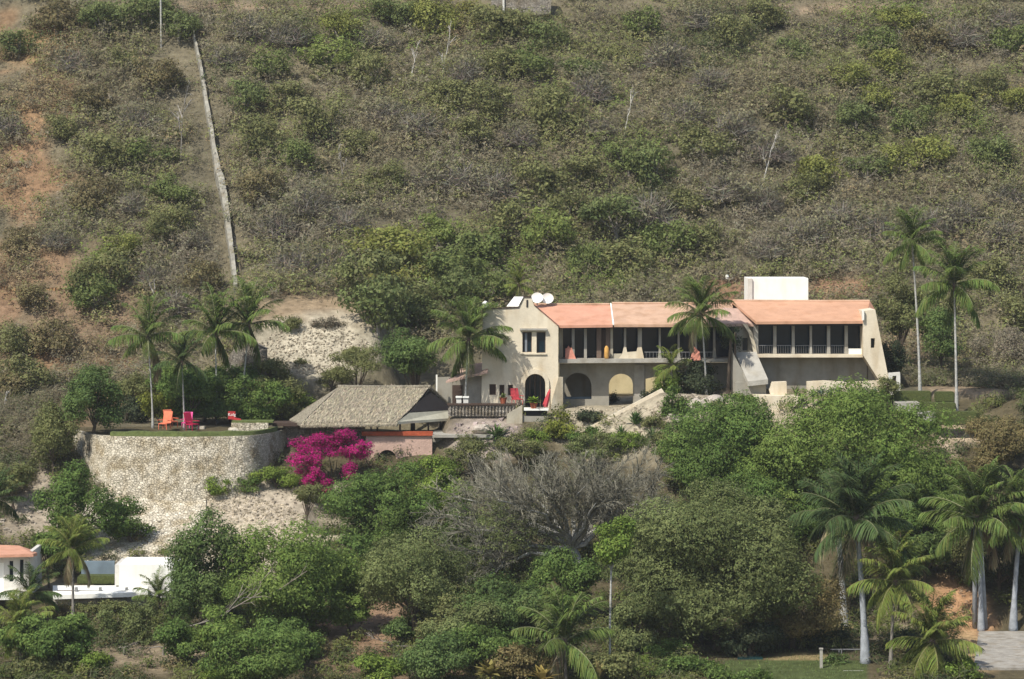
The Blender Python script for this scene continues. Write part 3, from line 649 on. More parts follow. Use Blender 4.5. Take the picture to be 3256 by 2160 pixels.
# straw lying on the slope and hanging from the eave
_n = 5200; _a = rng.random(_n); _t = np.where(rng.random(_n) < .35, 1.0, rng.random(_n)); _A, _B, _D, _E = map(np.array, (A, B_, D_, Cc))
_L = _A+(_D-_A)*_t[:, None]; _R = _B+(_E-_B)*_t[:, None]; _C = _L+(_R-_L)*_a[:, None]; _C[:, 2] += np.where(_t >= 1, -.16, .05-.125*np.sin(np.pi*_t))+rng.normal(size=_n)*.03; _C[:, 1] -= np.where(_t >= 1, .05, 0)
_dn = unit((_D-_A)[None])[0]; _T = unit(_dn[None]+rng.normal(size=(_n, 3))*.30+np.where(_t >= 1, -.9, 0)[:, None]*np.array([0, 0, 1])); _N = unit(np.array([[0, -.55, .8]])+rng.normal(size=(_n, 3))*.25)
_me = quads_mesh('straw', leaf_quads(_C, _N, rng.uniform(.3, .65, _n), rng.uniform(.03, .07, _n), _T)-np.array(hut.location), shade_var(_n, (.34, .295, .21), .4, .06)); link_mesh('straw_layer', _me, 'twig', hut)
for _p, _q in ((A, B_),): part(MB().tube([(_p[0]-.1, _p[1], _p[2]+.02), ((_p[0]+_q[0])/2, _p[1], _p[2]-.03), (_q[0]+.1, _q[1], _q[2]+.04)], .13, 7), 'ridge_roll', 'thatch', hut)
# black panel stands for the shaded interior of the open gable end
gi = MB().add([P(1304, 1311, 242.3), P(1446, 1303, 246.2), (B_[0]-.15, yr, B_[2]-.25), (X(1446, 246.2)-.3, 246.4, Z(1303, 246.2)), (X(1304, 242.3)-.1, 242.7, Z(1311, 242.3)), (B_[0]-.4, yr+.1, B_[2]-.3)],
              [(0, 1, 2), (5, 3, 4), (0, 4, 3, 1), (1, 3, 5, 2), (2, 5, 4, 0)])
part(gi, 'gable_shade_panel', 'fascia', hut)
part(MB().tube([B_, P(1462, 1322, 248.5)], .16, 6), 'gable_verge', 'thatch', hut)
for (u, y) in ((985, 241.6), (1085, 241.4), (1180, 241.4), (1272, 241.4), (1362, 244.2), (1428, 246), (1000, 249), (1200, 249), (1400, 249)):
    part(MB().tube([(X(u, y), y, 38.9), (X(u, y), y, Z(1338, ye)+.1)], .075, 8), 'post', 'dark_wood', hut)
sill = MB().pbox(1150, 1376, 1373, 1386, 241.1, .5); part(sill, 'sill', 'rust_red', hut)
part(MB().pprism([(1163, 1386.5), (1374, 1386.5), (1374, 1560), (1160, 1560)], 241.3, .45, [[(1202, 1600)]+[(1202, 1468)]+arc(1231, 1462, 31, 180, 0)+[(1262, 1600)]] if False else
     [[(1202, 1545), (1202, 1462)]+arc(1231, 1460, 29, 178, 2)+[(1261, 1462), (1261, 1545)]]), 'lower_wall', 'roof_pink', hut, label='pinkish plastered wall with an arched niche')
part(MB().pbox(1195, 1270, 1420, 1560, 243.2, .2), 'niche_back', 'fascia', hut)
part(MB().pbox(1375, 1570, 1383, 1392, 241.0, 5.0), 'deck_edge', 'concrete', hut)
part(MB().pbox(1376, 1560, 1392.5, 1450, 242.2, .4), 'deck_wall', 'grey_render', hut)
part(MB().pbox(866, 1160, 1346, 1356, 241.9, 2.5), 'left_deck', 'dark_wood', hut)
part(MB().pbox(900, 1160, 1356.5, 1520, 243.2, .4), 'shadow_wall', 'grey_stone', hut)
tag(MB().pprism([(712, 1225), (728, 1130), (752, 1098), (800, 1086), (846, 1108), (850, 1225)], 255.2, 1.2).build('stone_face', 'grey_stone'), 'dark grey stone wall behind the palm garden left of the pale bank', 'wall')  # dark slab put in for the shadowed side of the cut bank
# stone planter on the terrace
sp = thing('stone_planter', 'low planter of pale stone blocks on the terrace beside the hut', 'planter', P(770, 1372, 240.5))
m_ = MB(); rr = random.Random(3); u = 735
while u < 852:
    w = rr.uniform(16, 30); m_.pbox(u, min(u+w-1, 853), 1345+rr.uniform(-1, 1), 1371, 240.3+rr.uniform(0, .1), .5); u += w
part(m_, 'block_course', 'stone_face', sp); part(MB().pbox(737, 868, 1339, 1344.6, 240.5, 1.4), 'soil_bed', 'grass', sp)
# ------------------------------------------------------------------ terrace furniture
deck_chair(524, 1366, 240.9, 'coral_cloth', 'leftmost coral orange chair on the grass edge', 1.25, -.4, 'bright chairs on the terrace')
deck_chair(545, 1360, 242.2, 'coral_cloth', 'coral orange chair just left of the thin palm trunk', 1.25, .7, 'bright chairs on the terrace')
deck_chair(612, 1369, 240.6, 'magenta_cloth', 'crimson chair just right of the thin palm trunk', 1.25, .9, 'bright chairs on the terrace')
deck_chair(594, 1361, 242.4, 'pink_cloth', 'hot pink chair half hidden behind the thin palm trunk', 1.1, -.2, 'bright chairs on the terrace')
rs = thing('red_lounge', 'red lounge chair with white lettering on its upright back', 'chair', P(742, 1338, 241.6))
part(MB().pbox(725, 748, 1309, 1333, 241.7, .3), 'backrest', 'red_paint', rs)
part(MB().add([P(727, 1333, 241.5), P(768, 1338, 241.4), P(768, 1335, 242.4), P(727, 1325, 242.4), P(727, 1326, 241.5), P(766, 1334, 241.4), P(766, 1332, 242.4), P(727, 1320, 242.4)],
              [(0, 1, 2, 3), (7, 6, 5, 4), (0, 4, 5, 1), (1, 5, 6, 2), (2, 6, 7, 3), (3, 7, 4, 0)]), 'seat', 'red_paint', rs)
cu = bpy.data.curves.new('lettering', 'FONT'); cu.body = 'Kolg'; cu.size = .34; cu.extrude = .004; cu.align_x = 'CENTER'
co = bpy.data.objects.new('lettering', cu); COL.objects.link(co); co.rotation_euler = (math.radians(90), math.radians(12), 0); co.location = P(737, 1320, 241.66)
dg = bpy.context.evaluated_depsgraph_get(); lme = bpy.data.meshes.new_from_object(co.evaluated_get(dg)); lme.transform(Matrix.Rotation(math.radians(90), 4, 'X')); lme.materials.clear()
bpy.data.objects.remove(co); lo = link_mesh('lettering', lme, 'white_paint', rs); lo.location = Vector(P(737, 1323, 241.66))-rs.location
for (x_, lab) in ((632, 'pale flat paving stone right of the crimson chair'),):
    tag(MB().pbox(624, 650, 1357, 1369, 243.4, .8).build('stone_block', 'rubble_stone', bevel=.05), lab, 'stone')

# ------------------------------------------------------------------ pale wall climbing the hillside
pathv = [(604, 85, 2), (618, 150, 5), (636, 230, 9), (650, 320, 12), (664, 400, 15), (676, 480, 13), (690, 560, 22), (706, 620, 26), (718, 690, 22), (726, 760, 20), (738, 850, 17), (748, 935, 15)]
hw = MB(); rows = []
for (u, v, w) in pathv:
    y = ground_y(u, v+8); x = X(u, y); z = float(gz(x, y)); rows.append((x, y, z, w*y/F))
def lerp4(a, b, t): return tuple(a[i]*(1-t)+b[i]*t for i in range(4))
fine = []
for a, b in zip(rows, rows[1:]):
    for k in range(8): fine.append(lerp4(a, b, k/8))
fine.append(rows[-1]); vs_ = []; fs = []
for i, (x, y, z, w) in enumerate(fine):
    gg = float(gz(x, y)); j = (vnoise(y*2, 3, 1)-.5)*.35
    top = max(gg, z)+1.25+j; w *= .40
    vs_ += [(x-w, y+.3, gg-.6), (x-w*.9, y+.3, top-.1), (x+w*.9, y+.5, top+.1), (x+w, y+.5, gg-.6)]
for i in range(len(fine)-1):
    a_ = i*4; fs += [(a_, a_+1, a_+5, a_+4), (a_+1, a_+2, a_+6, a_+5), (a_+2, a_+3, a_+7, a_+6)]
fs += [(0, 3, 2, 1), tuple(len(vs_)-4+k for k in range(4))]
tag(hw.add(vs_, fs).build('boundary_wall', 'weathered_wall'), 'long pale concrete wall running straight up the bare hillside', 'wall')
# stone ruin on top and utility pole
ry = ground_y(1660, 50)
ru = thing('ruined_stone_wall', 'dark purplish stone ruin at the top edge of the hill', 'ruin', G(1660, 50))
part(MB().pprism([(1562, -30), (1757, -30), (1750, 45), (1700, 48), (1640, 42), (1562, 46)], ry-1, 1.2), 'wall', 'grey_stone', ru)
part(MB().pbox(1598, 1604, -20, 44, ry-1.2, .18), 'pier', 'dull_white', ru)
uy = ground_y(513, 150)
up_ = thing('utility_pole', 'weathered wooden utility pole near the hilltop', 'utility pole', G(513, 150))
x, y, z = up_.location
MB().tube([(x, y, z-.3), (X(510, y), y, Z(-60, y))], [.11, .08], 8).build('pole', 'pale_trunk', up_)
MB().box(x-1.2, x+1.0, y-.12, y-.02, Z(-30, y), Z(-30, y)+.12).build('crossarm', 'wood', up_)

# ------------------------------------------------------------------ lower left buildings
lh = thing('corner_house', 'pale bluish house with salmon roof cut by the left edge', 'house', P(20, 1900, 216))
Yh = 216.0
part(MB().pprism([(-260, 1766), (92, 1762), (92, 1898), (-260, 1898)], Yh, .3, [rect(30, 42, 1784, 1850), rect(63, 75, 1780, 1850), rect(-10, 12, 1790, 1895), rect(-90, -60, 1785, 1850)]), 'wall', 'blue_wall' if False else 'dull_white', lh)
part(MB().box(X(92, Yh)-.3, X(92, Yh), Yh+.3, Yh+6, Z(1898, Yh), Z(1762, Yh)), 'side_wall', 'dull_white', lh)
for r in (rect(30, 42, 1784, 1850), rect(63, 75, 1780, 1850), rect(-90, -60, 1785, 1850)): part(MB().pbox(r[0][0], r[1][0], r[0][1], r[2][1], Yh+.15, .05), 'window', 'dark_glass', lh)
part(MB().pbox(-10, 12, 1790, 1895, Yh+.15, .05), 'door', 'white_paint', lh)
ru_ = [P(-300, 1772, Yh-.9), P(106, 1762, Yh-.9), P(60, 1735, Yh+3.2), P(-300, 1722, Yh+3.2)]
part(MB().hexa(ru_, .2), 'roof', 'roof_salmon', lh); part(MB().hexa([P(106, 1762, Yh-.9), P(118, 1758, Yh+2), P(100, 1748, Yh+3.6), P(60, 1735, Yh+3.25)], .2), 'roof_hip', 'roof_salmon', lh)
part(MB().pbox(-300, 100, 1765, 1771, Yh-.75, .3), 'eave_board', 'white_paint', lh)
part(MB().pbox(-300, 58, 1896, 1908, Yh-2.0, 2.2), 'porch_slab', 'white_paint', lh)
wt = thing('white_terrace', 'bright white flat roof terrace with a plain white block at its right end', 'terrace building', P(400, 1900, 218))
Yw = 218.0
part(MB().pbox(378, 560, 1796, 1900, Yw-.4, 4.5), 'block', 'white_paint', wt)
part(MB().pbox(365, 377.5, 1797, 1862, Yw-.2, 4), 'block_shade_strip', 'dull_white', wt)  # greyer strip carries the weaker light on this block's left side
part(MB().hexa([P(168, 1893, Yw-2.4), P(470, 1884, Yw-2.4), P(470, 1862, Yw+.2), P(168, 1862, Yw+.6)], .3), 'roof_slab', 'white_paint', wt)
part(MB().pbox(170, 470, 1866, 1871, Yw+.3, .25), 'parapet', 'white_paint', wt)
pp_ = MB(); pp_.pbox(182, 365, 1878, 1880, Yw-1.2, .1); pp_.pbox(385, 462, 1876, 1878, Yw-1.2, .1)
part(pp_, 'pipe', 'dark_wood', wt)
for u in (242, 318, 402): part(MB().pbox(u-4, u+4, 1869, 1884, Yw-1.5, .3), 'roof_box', 'metal_grey', wt)
part(MB().pbox(168, 470, 1897, 1945, Yw-1.6, .4), 'lower_wall', 'grey_render', wt)
part(MB().pbox(258, 364, 1785, 1850, Yw+3.4, .3), 'rear_wall', 'blue_wall', wt)
tag(MB().pbox(245, 366, 1833, 1860, Yw+1.0, 1.4).build('clipped_hedge', 'hedge_leaf', bevel=.08), 'dark hedge strip behind the white terrace roof', 'hedge')
# ------------------------------------------------------------------ lower right corner: patio, lawn things
pa = MB(); y0, y1 = 197.2, 213.6; za = 28.36
pa.add([(X(3095, y0)+0, y0, za), (X(3330, y0), y0, za), (X(3330, y1), y1, za), (X(3112, y1), y1, za), (X(3095, y0), y0, za-.6), (X(3330, y0), y0, za-.6), (X(3330, y1), y1, za-.6), (X(3112, y1), y1, za-.6)],
       [(0, 1, 2, 3), (0, 4, 5, 1), (1, 5, 6, 2), (2, 6, 7, 3), (3, 7, 4, 0)])
tag(pa.build('patio', 'patio_concrete'), kind='structure')
pq = [P(2345, 2118, 201.5), P(2425, 2118, 201.5), P(2420, 2092, 204.8), P(2350, 2092, 204.8)]
pw = MB().hexa([(p[0], p[1], 28.34) for p in pq], .3)
tag(pw.build('garden_pool', 'pool_water'), 'dark teal pool in the shade under the large trees', 'pool')
tag(MB().pbox(2315, 2395, 2069, 2073, 206.5, .3).build('pool_kerb', 'yellow_plaster'), 'thin tan kerb line behind the dark pool', 'kerb')
fp = thing('fence_post', 'tall pale square post standing on the lawn', 'post', P(2611, 2170, 198))
part(MB().pbox(2607, 2616, 2066, 2175, 198, .16), 'shaft', 'concrete', fp); part(MB().pbox(2605.5, 2617.5, 2062, 2065.7, 197.95, .26), 'cap', 'concrete', fp)
mr = thing('metal_railing', 'thin pale green metal railing beside the big white palm trunk', 'railing', P(2712, 2180, 197))
part(MB().pbox(2682, 2746, 2133, 2136, 197, .06), 'top_rail', 'dull_white', mr)
for k in range(4): part(MB().pbox(2697+k*15, 2698.6+k*15, 2136.2, 2190, 197, .04), 'bar', 'dull_white', mr)
pg = thing('garden_pergola', 'slim grey frame with two posts in the dark shade by the lawn', 'pergola', P(2672, 2130, 204))
part(MB().pbox(2640, 2740, 2064, 2067, 204, .1), 'beam', 'metal_grey', pg)
for u in (2668, 2676): part(MB().pbox(u-1.5, u+1.5, 2067.2, 2120, 204, .1), 'post', 'metal_grey', pg)
# ================================================================== vegetation
def crown_arrays(rx, ry, rz, n, leaf, col, tip=None, lobes=14, seed=0, gap=.0, openness=.0):
    """leaves on overlapping lobes inside an ellipsoid of half sizes rx,ry,rz; returns V (n,4,3), colours, lobe centres"""
    r = np.random.default_rng(seed+100)
    D = unit(r.normal(size=(lobes, 3))); D[:, 2] = D[:, 2]*.85+.12
    k = r.uniform(.45, .90, (lobes, 1))
    LC = D*k*np.array([rx, ry, rz]); LR = r.uniform(.20, .44, lobes)
    LR3 = LR[:, None]*np.array([rx, ry, rz])*np.array([1, 1, .85]) + .0
    tint = r.uniform(.78, 1.2, lobes); mixt = r.uniform(0, 1, lobes)**2
    w = LR**2; w /= w.sum()
    li = r.choice(lobes, n, p=w)
    d = unit(r.normal(size=(n, 3))); d = unit(d+.35*D[li])
    rad = np.where(r.random(n) < .75, r.normal(1.0, .09, n), r.uniform(.45, 1.0, n))
    # small sprays: push clusters in and out
    fr = 5.0/np.mean([rx, ry, rz])**.5
    bumpv = vnoise(d[:, 0]*3+li*3.1, d[:, 2]*3+d[:, 1]*2, .55, seed % 40)
    rad = rad*(.74+.48*bumpv); rad = np.where(r.random(n) < .07, rad*r.uniform(1.0, 1.38, n), rad)
    C = LC[li]+d*rad[:, None]*LR3[li]
    keep = np.ones(n, bool)
    if gap: keep &= bumpv+.25*r.random(n) > gap
    # leaves hang in sprays of six around shared tips
    q = 6; sp = np.nonzero(keep)[0]; sp = sp[:max(1, len(sp)//q)]; sid = np.repeat(sp, q); m = len(sid)
    sc = r.uniform(.6, 1.35, n); stint = r.uniform(.74, 1.26, n)
    C = C[sid]+r.normal(size=(m, 3))*leaf*np.array([.85, .85, .55])*sc[sid][:, None]; d = d[sid]; li = li[sid]
    SN = unit(d*1.25+unit(r.normal(size=(n, 3)))[sid]*.45+np.array([0, 0, .45]))
    N = unit(SN+unit(r.normal(size=(m, 3)))*.45)
    T = unit(r.normal(size=(m, 3))+np.array([0, 0, -.5]))
    L = leaf*r.uniform(.65, 1.35, m)
    V = leaf_quads(C, N, L, L*r.uniform(.42, .62, m), T)
    c = shade_var(m, col, .16, .07)*tint[li][:, None]*stint[sid][:, None]
    if tip is not None:
        tm = (mixt[li]*.8*(r.random(m)) + (r.random(m) < .06)*.6)[:, None]; tm = np.clip(tm, 0, 1)
        c = c*(1-tm)+np.array(tip)*tm*(1+.25*r.uniform(-1, 1, (m, 1)))
    return V, c, LC
GREENS = {  # base colour, tip colour
 'mango': ((0.104, 0.163, 0.042), (0.224, 0.295, 0.077)), 'bright': ((.135, .195, .046), (.26, .33, .085)), 'deep': ((.100, .150, .048), (.20, .26, .08)),
 'olive': ((0.159, 0.171, 0.065), (0.260, 0.260, 0.106)), 'greygreen': ((.150, .178, .066), (.25, .28, .11)), 'brownish': ((0.195, 0.165, 0.073), (0.307, 0.236, 0.100)),
 'lime': ((0.147, 0.212, 0.042), (0.283, 0.354, 0.071)), 'dry': ((0.224, 0.195, 0.136), (0.319, 0.283, 0.201)), 'yellow': ((0.212, 0.236, 0.047), (0.354, 0.378, 0.071)), 'dark': ((0.053, 0.071, 0.038), (0.118, 0.130, 0.065))}
def tree(name, label, cat, u, v, ru, rv, kind, leaf=.20, y=None, dens=1.0, lobes=16, trunk='brown_trunk', gap=.25, tr=None, group=None, depth=1.0, hgt=None):
    if y is None:
        # walk towards the viewer until the crown clears the ground
        y = 262.0 if v < 1250 else 246.0
        y = min(y, ground_y(u, v+rv*.6, 150, 262)+1.0) if v > 900 else ground_y(u, v+rv)
        while y > 150:
            if Z(v, y)-float(gz(X(u, y), y)) > (rv*y/F*.55 if cat == 'shrub' else rv*y/F*.95+.4): break
            y -= .5
    if cat == 'shrub': name = 'garden_shrub'
    c = Vector(P(u, v, y)); g0 = float(gz(c.x, y)); s = y/F
    rx, rz = ru*s, rv*s; ryy = min(rx, rz*1.2, 5.5)*depth if depth == 1.0 else rx*depth
    t = thing(name, label, cat, (c.x, y, g0), group)
    n = int(ru*rv*1.15*dens*(.20/leaf)**1.3)+300
    V, col, LC = crown_arrays(rx, ryy, rz, n, leaf, *GREENS[kind], lobes=lobes, seed=int(u*7+v), gap=gap)
    V = V+np.array([0, 0, c.z-g0])
    low = V[:, :, 2].min(1) > .02
    me = quads_mesh('crown', V[low], col[low]); link_mesh('crown', me, 'leaf', t)
    m = MB(); r = random.Random(int(u)); tr = tr or max(.09, min(.32, rx*.06))
    top = Vector((c.x+r.uniform(-.2, .2)*rx, y, c.z)); b = Vector((c.x+r.uniform(-.15, .15)*rx, y, g0-.25))
    fork = b.lerp(top, .80 if name == 'slim_tree' else .45)+Vector((r.uniform(-.15, .15), 0, 0))
    m.tube([b, b.lerp(fork, .5)+Vector((r.uniform(-.12, .12), 0, 0)), fork, top], [tr*1.15, tr*.95, tr*.8, tr*.25], 8)
    for i in range(min(len(LC), 9)):
        e = Vector((c.x, y, c.z))+Vector(LC[i])*.95
        mid = fork.lerp(e, .5)+Vector((r.uniform(-.2, .2), r.uniform(-.2, .2), r.uniform(0, .3)))
        m.tube([fork, mid, e], [tr*.5, tr*.3, tr*.1], 5, cap=False)
    m.build('trunk', trunk, t)
    return t

# ---------------------------------------------------------------- palms
def frond_arrays(el, kind, seed, L=1.0):
    r = np.random.default_rng(seed)
    cols = {'green': ((.135, .185, .05), (.36, .37, .20)), 'yellow': ((.19, .23, .055), (.34, .33, .14)), 'dark': ((.085, .125, .045), (.24, .25, .13)), 'dry': ((.30, .25, .15), (.38, .33, .22))}[kind]
    n = 30; pts = [np.zeros(3)]; a = math.radians(el); droop = math.radians(52 if el > 20 else 50)*r.uniform(.75, 1.15)*(1.35 if kind == 'dry' else 1)
    for i in range(n):
        t = (i+.5)/n; ang = a-droop*t**1.9; pts.append(pts[-1]+np.array([math.cos(ang), 0, math.sin(ang)])*L/n)
    pts = np.array(pts); V = []; C = []
    for i in range(n):   # rachis: two crossed ribbons
        w = .017*L*(1-.8*i/n)
        for ax_ in (np.array([0, 1, 0]), np.array([-(pts[i+1]-pts[i])[2], 0, (pts[i+1]-pts[i])[0]])*n/L):
            V.append([pts[i]-ax_*w, pts[i]+ax_*w, pts[i+1]+ax_*w*.95, pts[i+1]-ax_*w*.95]); C.append(np.array(cols[1])*r.uniform(.8, 1.1))
    m = 58
    for i in range(m):
        t = .10+.90*i/m; k = t*n; j = int(min(k, n-1)); p = pts[j]+(pts[j+1]-pts[j])*(k-j); T = (pts[j+1]-pts[j])*n/L
        ll = L*.34*(math.sin(math.pi*min(1, t*.85+.12))**.6)*r.uniform(.75, 1.1)
        for sgn in (-1, 1):
            d = np.array([0, sgn*1.0, 0])*.75+T*.65+np.array([0, 0, -.12-.45*max(0, 1-el/60.)])+r.normal(size=3)*.10
            d /= np.linalg.norm(d); e1 = p+d*ll*.55; e2 = p+d*ll+np.array([0, 0, -.30*ll])
            wv = np.cross(d, np.array([0, sgn*.3, 1.0])); wv /= np.linalg.norm(wv); w = L*.0085*r.uniform(.8, 1.3)
            c = np.array(cols[0])*r.uniform(.65, 1.35)*(1+.15*r.normal(size=3)*.5)
            V.append([p-wv*w*.6, p+wv*w*.6, e1+wv*w, e1-wv*w]); C.append(c)
            V.append([e1-wv*w, e1+wv*w, e2+wv*w*.15, e2-wv*w*.15]); C.append(c*1.05)
    return np.array(V), np.clip(np.array(C), .003, .9)
FR = {}
ELS = [84, 70, 54, 36, 14, -14, -48]
def frond_mesh(kind, ei, var):
    k = (kind, ei, var)
    if k not in FR:
        V, C = frond_arrays(ELS[ei], kind, 77+ei*5+var*31+len(kind)); FR[k] = quads_mesh('frond', V, C); FR[k].materials.append(MATS['leaf'])
    return FR[k]
def palm(label, u, v, bu, bv, r_px, kind='green', y=None, nf=24, trunk='pale_trunk', tw=.085, skew=0, up=1.0, group=None, extra_trunks=(), name='coconut_palm', gz0=None):
    if group == GP: nf = min(nf, 17)
    if y is None: y = ground_y(bu, bv)
    hub = Vector(P(u, v, y)); bx = X(bu, y); g0 = float(gz(bx, y)) if gz0 is None else gz0
    t = thing(name, label, 'palm tree', (bx, y, g0), group)
    m = MB(); b = Vector((bx, y, g0-.2)); pts = []; rad = []
    N = 18; sw = (hub.x-b.x)
    for i in range(N+1):
        q = i/N; x = b.x+sw*(q**1.5)+math.sin(q*3.1+u)*.06*sw*.2; pts.append((x, y, b.z+(hub.z-b.z)*q)); rad.append(tw*(1.45-.55*min(1, q*4) if q < .25 else .9-.35*q)*(1+.05*(i % 2)))
    m.tube(pts, rad, 9); m.build('trunk', trunk, t, smooth_=True)
    for (du, dv, wv) in extra_trunks:
        m = MB(); m.tube([(bx+du*y/F, y+.6, g0-.2), (hub.x+dv*y/F, y+.3, hub.z-.5)], [wv*1.2, wv*.8], 9); m.build('trunk', trunk, t, smooth_=True)
    L = 1.22*r_px*y/F; rr = random.Random(int(u+v))
    cm = MB(); cm.tube([hub-Vector((0, 0, .35*L*.4)), hub+Vector((0, 0, .0)), hub+Vector((0, 0, .12*L))], [tw*1.1, tw*1.3, tw*.4], 8); cm.build('crownshaft', 'wood', t)
    for i in range(nf):
        q = i/nf; ei = min(6, int((q**1.2)*7*.98)); az = i*2.399+rr.uniform(-.3, .3)
        if up > 1 and ei > 4: ei = rr.choice((2, 3, 4))
        kd = kind if not (ei >= 6 and rr.random() < .45) else 'dry'
        o = bpy.data.objects.new('frond', frond_mesh(kd, ei, i % 2)); COL.objects.link(o); o.parent = t
        o.location = hub-t.location; o.rotation_euler = (rr.uniform(-.12, .12), rr.uniform(-.1, .1), az); s_ = L*rr.uniform(.88, 1.15)*(1.05 if ei < 2 else 1); o.scale = (s_, s_, s_)
    return t

GP = 'palms on the garden terrace'
palm('leftmost terrace palm with broad feathery crown over the orange chairs', 470, 1072, 486, 1362, 112, 'green', group=GP)
palm('shortest terrace palm with its crown between two taller ones', 578, 1150, 586, 1366, 78, 'dark', group=GP, nf=16)
palm('terrace palm with spidery open crown and long thin pale trunk', 684, 1058, 690, 1346, 118, 'green', group=GP, nf=18)
palm('rightmost terrace palm with bright green upright fronds', 792, 1032, 768, 1342, 118, 'green', group=GP, tw=.10)
palm('leaning palm in front of the cream tower and its left windows', 1490, 1078, 1476, 1392, 118, 'green', y=244.9, tw=.12, nf=24, gz0=39.6)
palm('palm with heavy drooping fronds over the middle of the tiled roofs', 2230, 1000, 2246, 1236, 104, 'green', y=243.6, nf=26, tw=.10, gz0=43.1)
palm('tallest slender palm right of the villa with small crown', 2900, 768, 2926, 1254, 92, 'green', y=244.6, tw=.125, nf=22)
palm('big star shaped palm at the right above the clipped hedges', 3034, 905, 3042, 1304, 118, 'green', y=241.6, tw=.13, nf=28)
palm('small palm tuft rising behind the gable peak of the villa', 1650, 905, 1652, 990, 52, 'yellow', y=256, nf=16, gz0=44)
palm('large dark green palm with whitish trunk in the lower right trees', 2722, 1655, 2752, 2190, 170, 'dark', y=200, trunk='bluish_trunk', tw=.26, nf=30)
palm('thick pale palm trunk partly hidden behind the largest dark palm', 2660, 1640, 2684, 1850, 130, 'dark', y=214, trunk='pale_trunk', tw=.28, nf=18)
palm('yellow green palm with slim brown trunk beside the orange bank', 2848, 1850, 2832, 2190, 125, 'yellow', y=198, tw=.13, nf=26, trunk='grey_trunk')
palm('low spreading palm near the bottom right, its trunk out of sight', 2965, 2040, 2975, 2230, 135, 'yellow', y=196, tw=.16, nf=26, trunk='grey_trunk')
palm('royal palm with clustered bluish trunks on the patio edge', 3110, 1650, 3120, 2003, 148, 'green', y=214.2, trunk='bluish_trunk', tw=.2, nf=30, extra_trunks=((-16, -8, .17), (17, 8, .18)))
palm('palm cut by the right edge with bluish trunk on the patio', 3246, 1640, 3222, 2004, 130, 'green', y=214.4, trunk='bluish_trunk', tw=.24, nf=26)
palm('short light green palm with arching fronds at the bottom centre', 1795, 2040, 1800, 2190, 150, 'green', y=194, tw=.14, nf=22, trunk='grey_trunk')
palm('yellowing palm with hanging fronds above the white terrace', 232, 1748, 232, 2020, 92, 'yellow', y=211, tw=.12, nf=22, trunk='grey_trunk')
palm('low dark palm between the bluish house and the white terrace', 95, 1888, 100, 1990, 85, 'dark', y=211, nf=18, trunk='brown_trunk')
palm('dangling yellow green palm at the bottom left corner', 62, 1990, 66, 2190, 100, 'yellow', y=200, nf=22, trunk='grey_trunk')
palm('small blue green palm at the right foot of the white terrace', 505, 1900, 507, 1985, 70, 'green', y=213, nf=16, up=2, trunk='grey_trunk')
palm('dark palm fronds entering at the left edge below the stone terrace', -8, 1590, -10, 1740, 85, 'dark', y=222, nf=18)
palm('upright palm sprouting out of the big mango crowns', 2684, 1375, 2684, 1480, 85, 'green', y=232.0, nf=16, up=2)
palm('small tropical palm at the foot of the roof palm', 2135, 1165, 2140, 1290, 58, 'yellow', y=243.0, nf=14, trunk='grey_trunk', gz0=42)

# ---------------------------------------------------------------- broadleaf trees
T = tree
T('garden_tree', 'rounded dark green tree at the left end of the terrace', 'tree', 295, 1265, 108, 112, 'deep')
T('garden_tree', 'dull olive tree left of the curved stone wall', 'tree', 165, 1390, 85, 120, 'olive', leaf=.17)
T('mango_tree', 'dense dark tree standing against the left part of the pale wall', 'tree', 232, 1628, 108, 142, 'mango', lobes=22)
T('garden_tree', 'low spreading branch tree across the pale rubble slope', 'tree', 405, 1650, 105, 62, 'mango', dens=1.1)
T('garden_tree', 'leafy green tree right of the white terrace block', 'tree', 655, 1825, 128, 175, 'deep', lobes=20)
T('mango_tree', 'broad yellow green tree in the lower left centre', 'tree', 925, 1840, 215, 175, 'bright', lobes=30)
T('garden_tree', 'green tree below the bougainvillea and the arched niche', 'tree', 1225, 1625, 190, 150, 'mango', lobes=26)
T('garden_tree', 'bright shrubby tree against the pinkish hut wall', 'tree', 1375, 1515, 105, 62, 'lime', lobes=14)
T('olive_tree', 'dull olive green tree left below the bare grey tree', 'tree', 1320, 1850, 170, 165, 'greygreen', leaf=.16, lobes=24)
T('mango_tree', 'dense mango crown left of the tan tapering wall', 'tree', 2310, 1425, 178, 172, 'mango', lobes=40, dens=1.5)
T('mango_tree', 'widest mango crown glowing yellow green below the right wing', 'tree', 2740, 1450, 310, 218, 'bright', lobes=60, dens=1.4)
T('garden_tree', 'huge grey green tree filling the lower middle right', 'tree', 2270, 1805, 320, 255, 'greygreen', lobes=50, leaf=.18, dens=1.25)
T('garden_tree', 'green tree between the mangoes and the brown crowned tree', 'tree', 2440, 1625, 180, 130, 'mango', lobes=20)
T('garden_tree', 'rusty brown crowned tree left of the tall white palm trunk', 'tree', 2520, 1905, 175, 145, 'brownish', lobes=26, leaf=.16)
T('slim_tree', 'slim tree with small green crown on a long bare white stem', 'tree', 1945, 1725, 72, 88, 'lime', y=196, trunk='pale_trunk', tr=.075, lobes=10)
T('garden_tree', 'dark green tree left of the slim white stemmed tree', 'tree', 1600, 1940, 150, 115, 'deep', lobes=20)
T('garden_tree', 'low green tree along the bottom edge left of the dirt bank', 'tree', 800, 2095, 165, 95, 'mango', lobes=18)
T('garden_tree', 'small green bush like tree with dark stem on the dirt bank', 'tree', 1278, 2000, 45, 40, 'deep', lobes=7)
T('garden_tree', 'dark leafy tree at the bottom beside the dirt bank', 'tree', 1380, 2090, 120, 90, 'deep', lobes=14)
T('garden_tree', 'brownish tree at the right edge beside the sandy path', 'tree', 3180, 1405, 115, 100, 'brownish', leaf=.17)
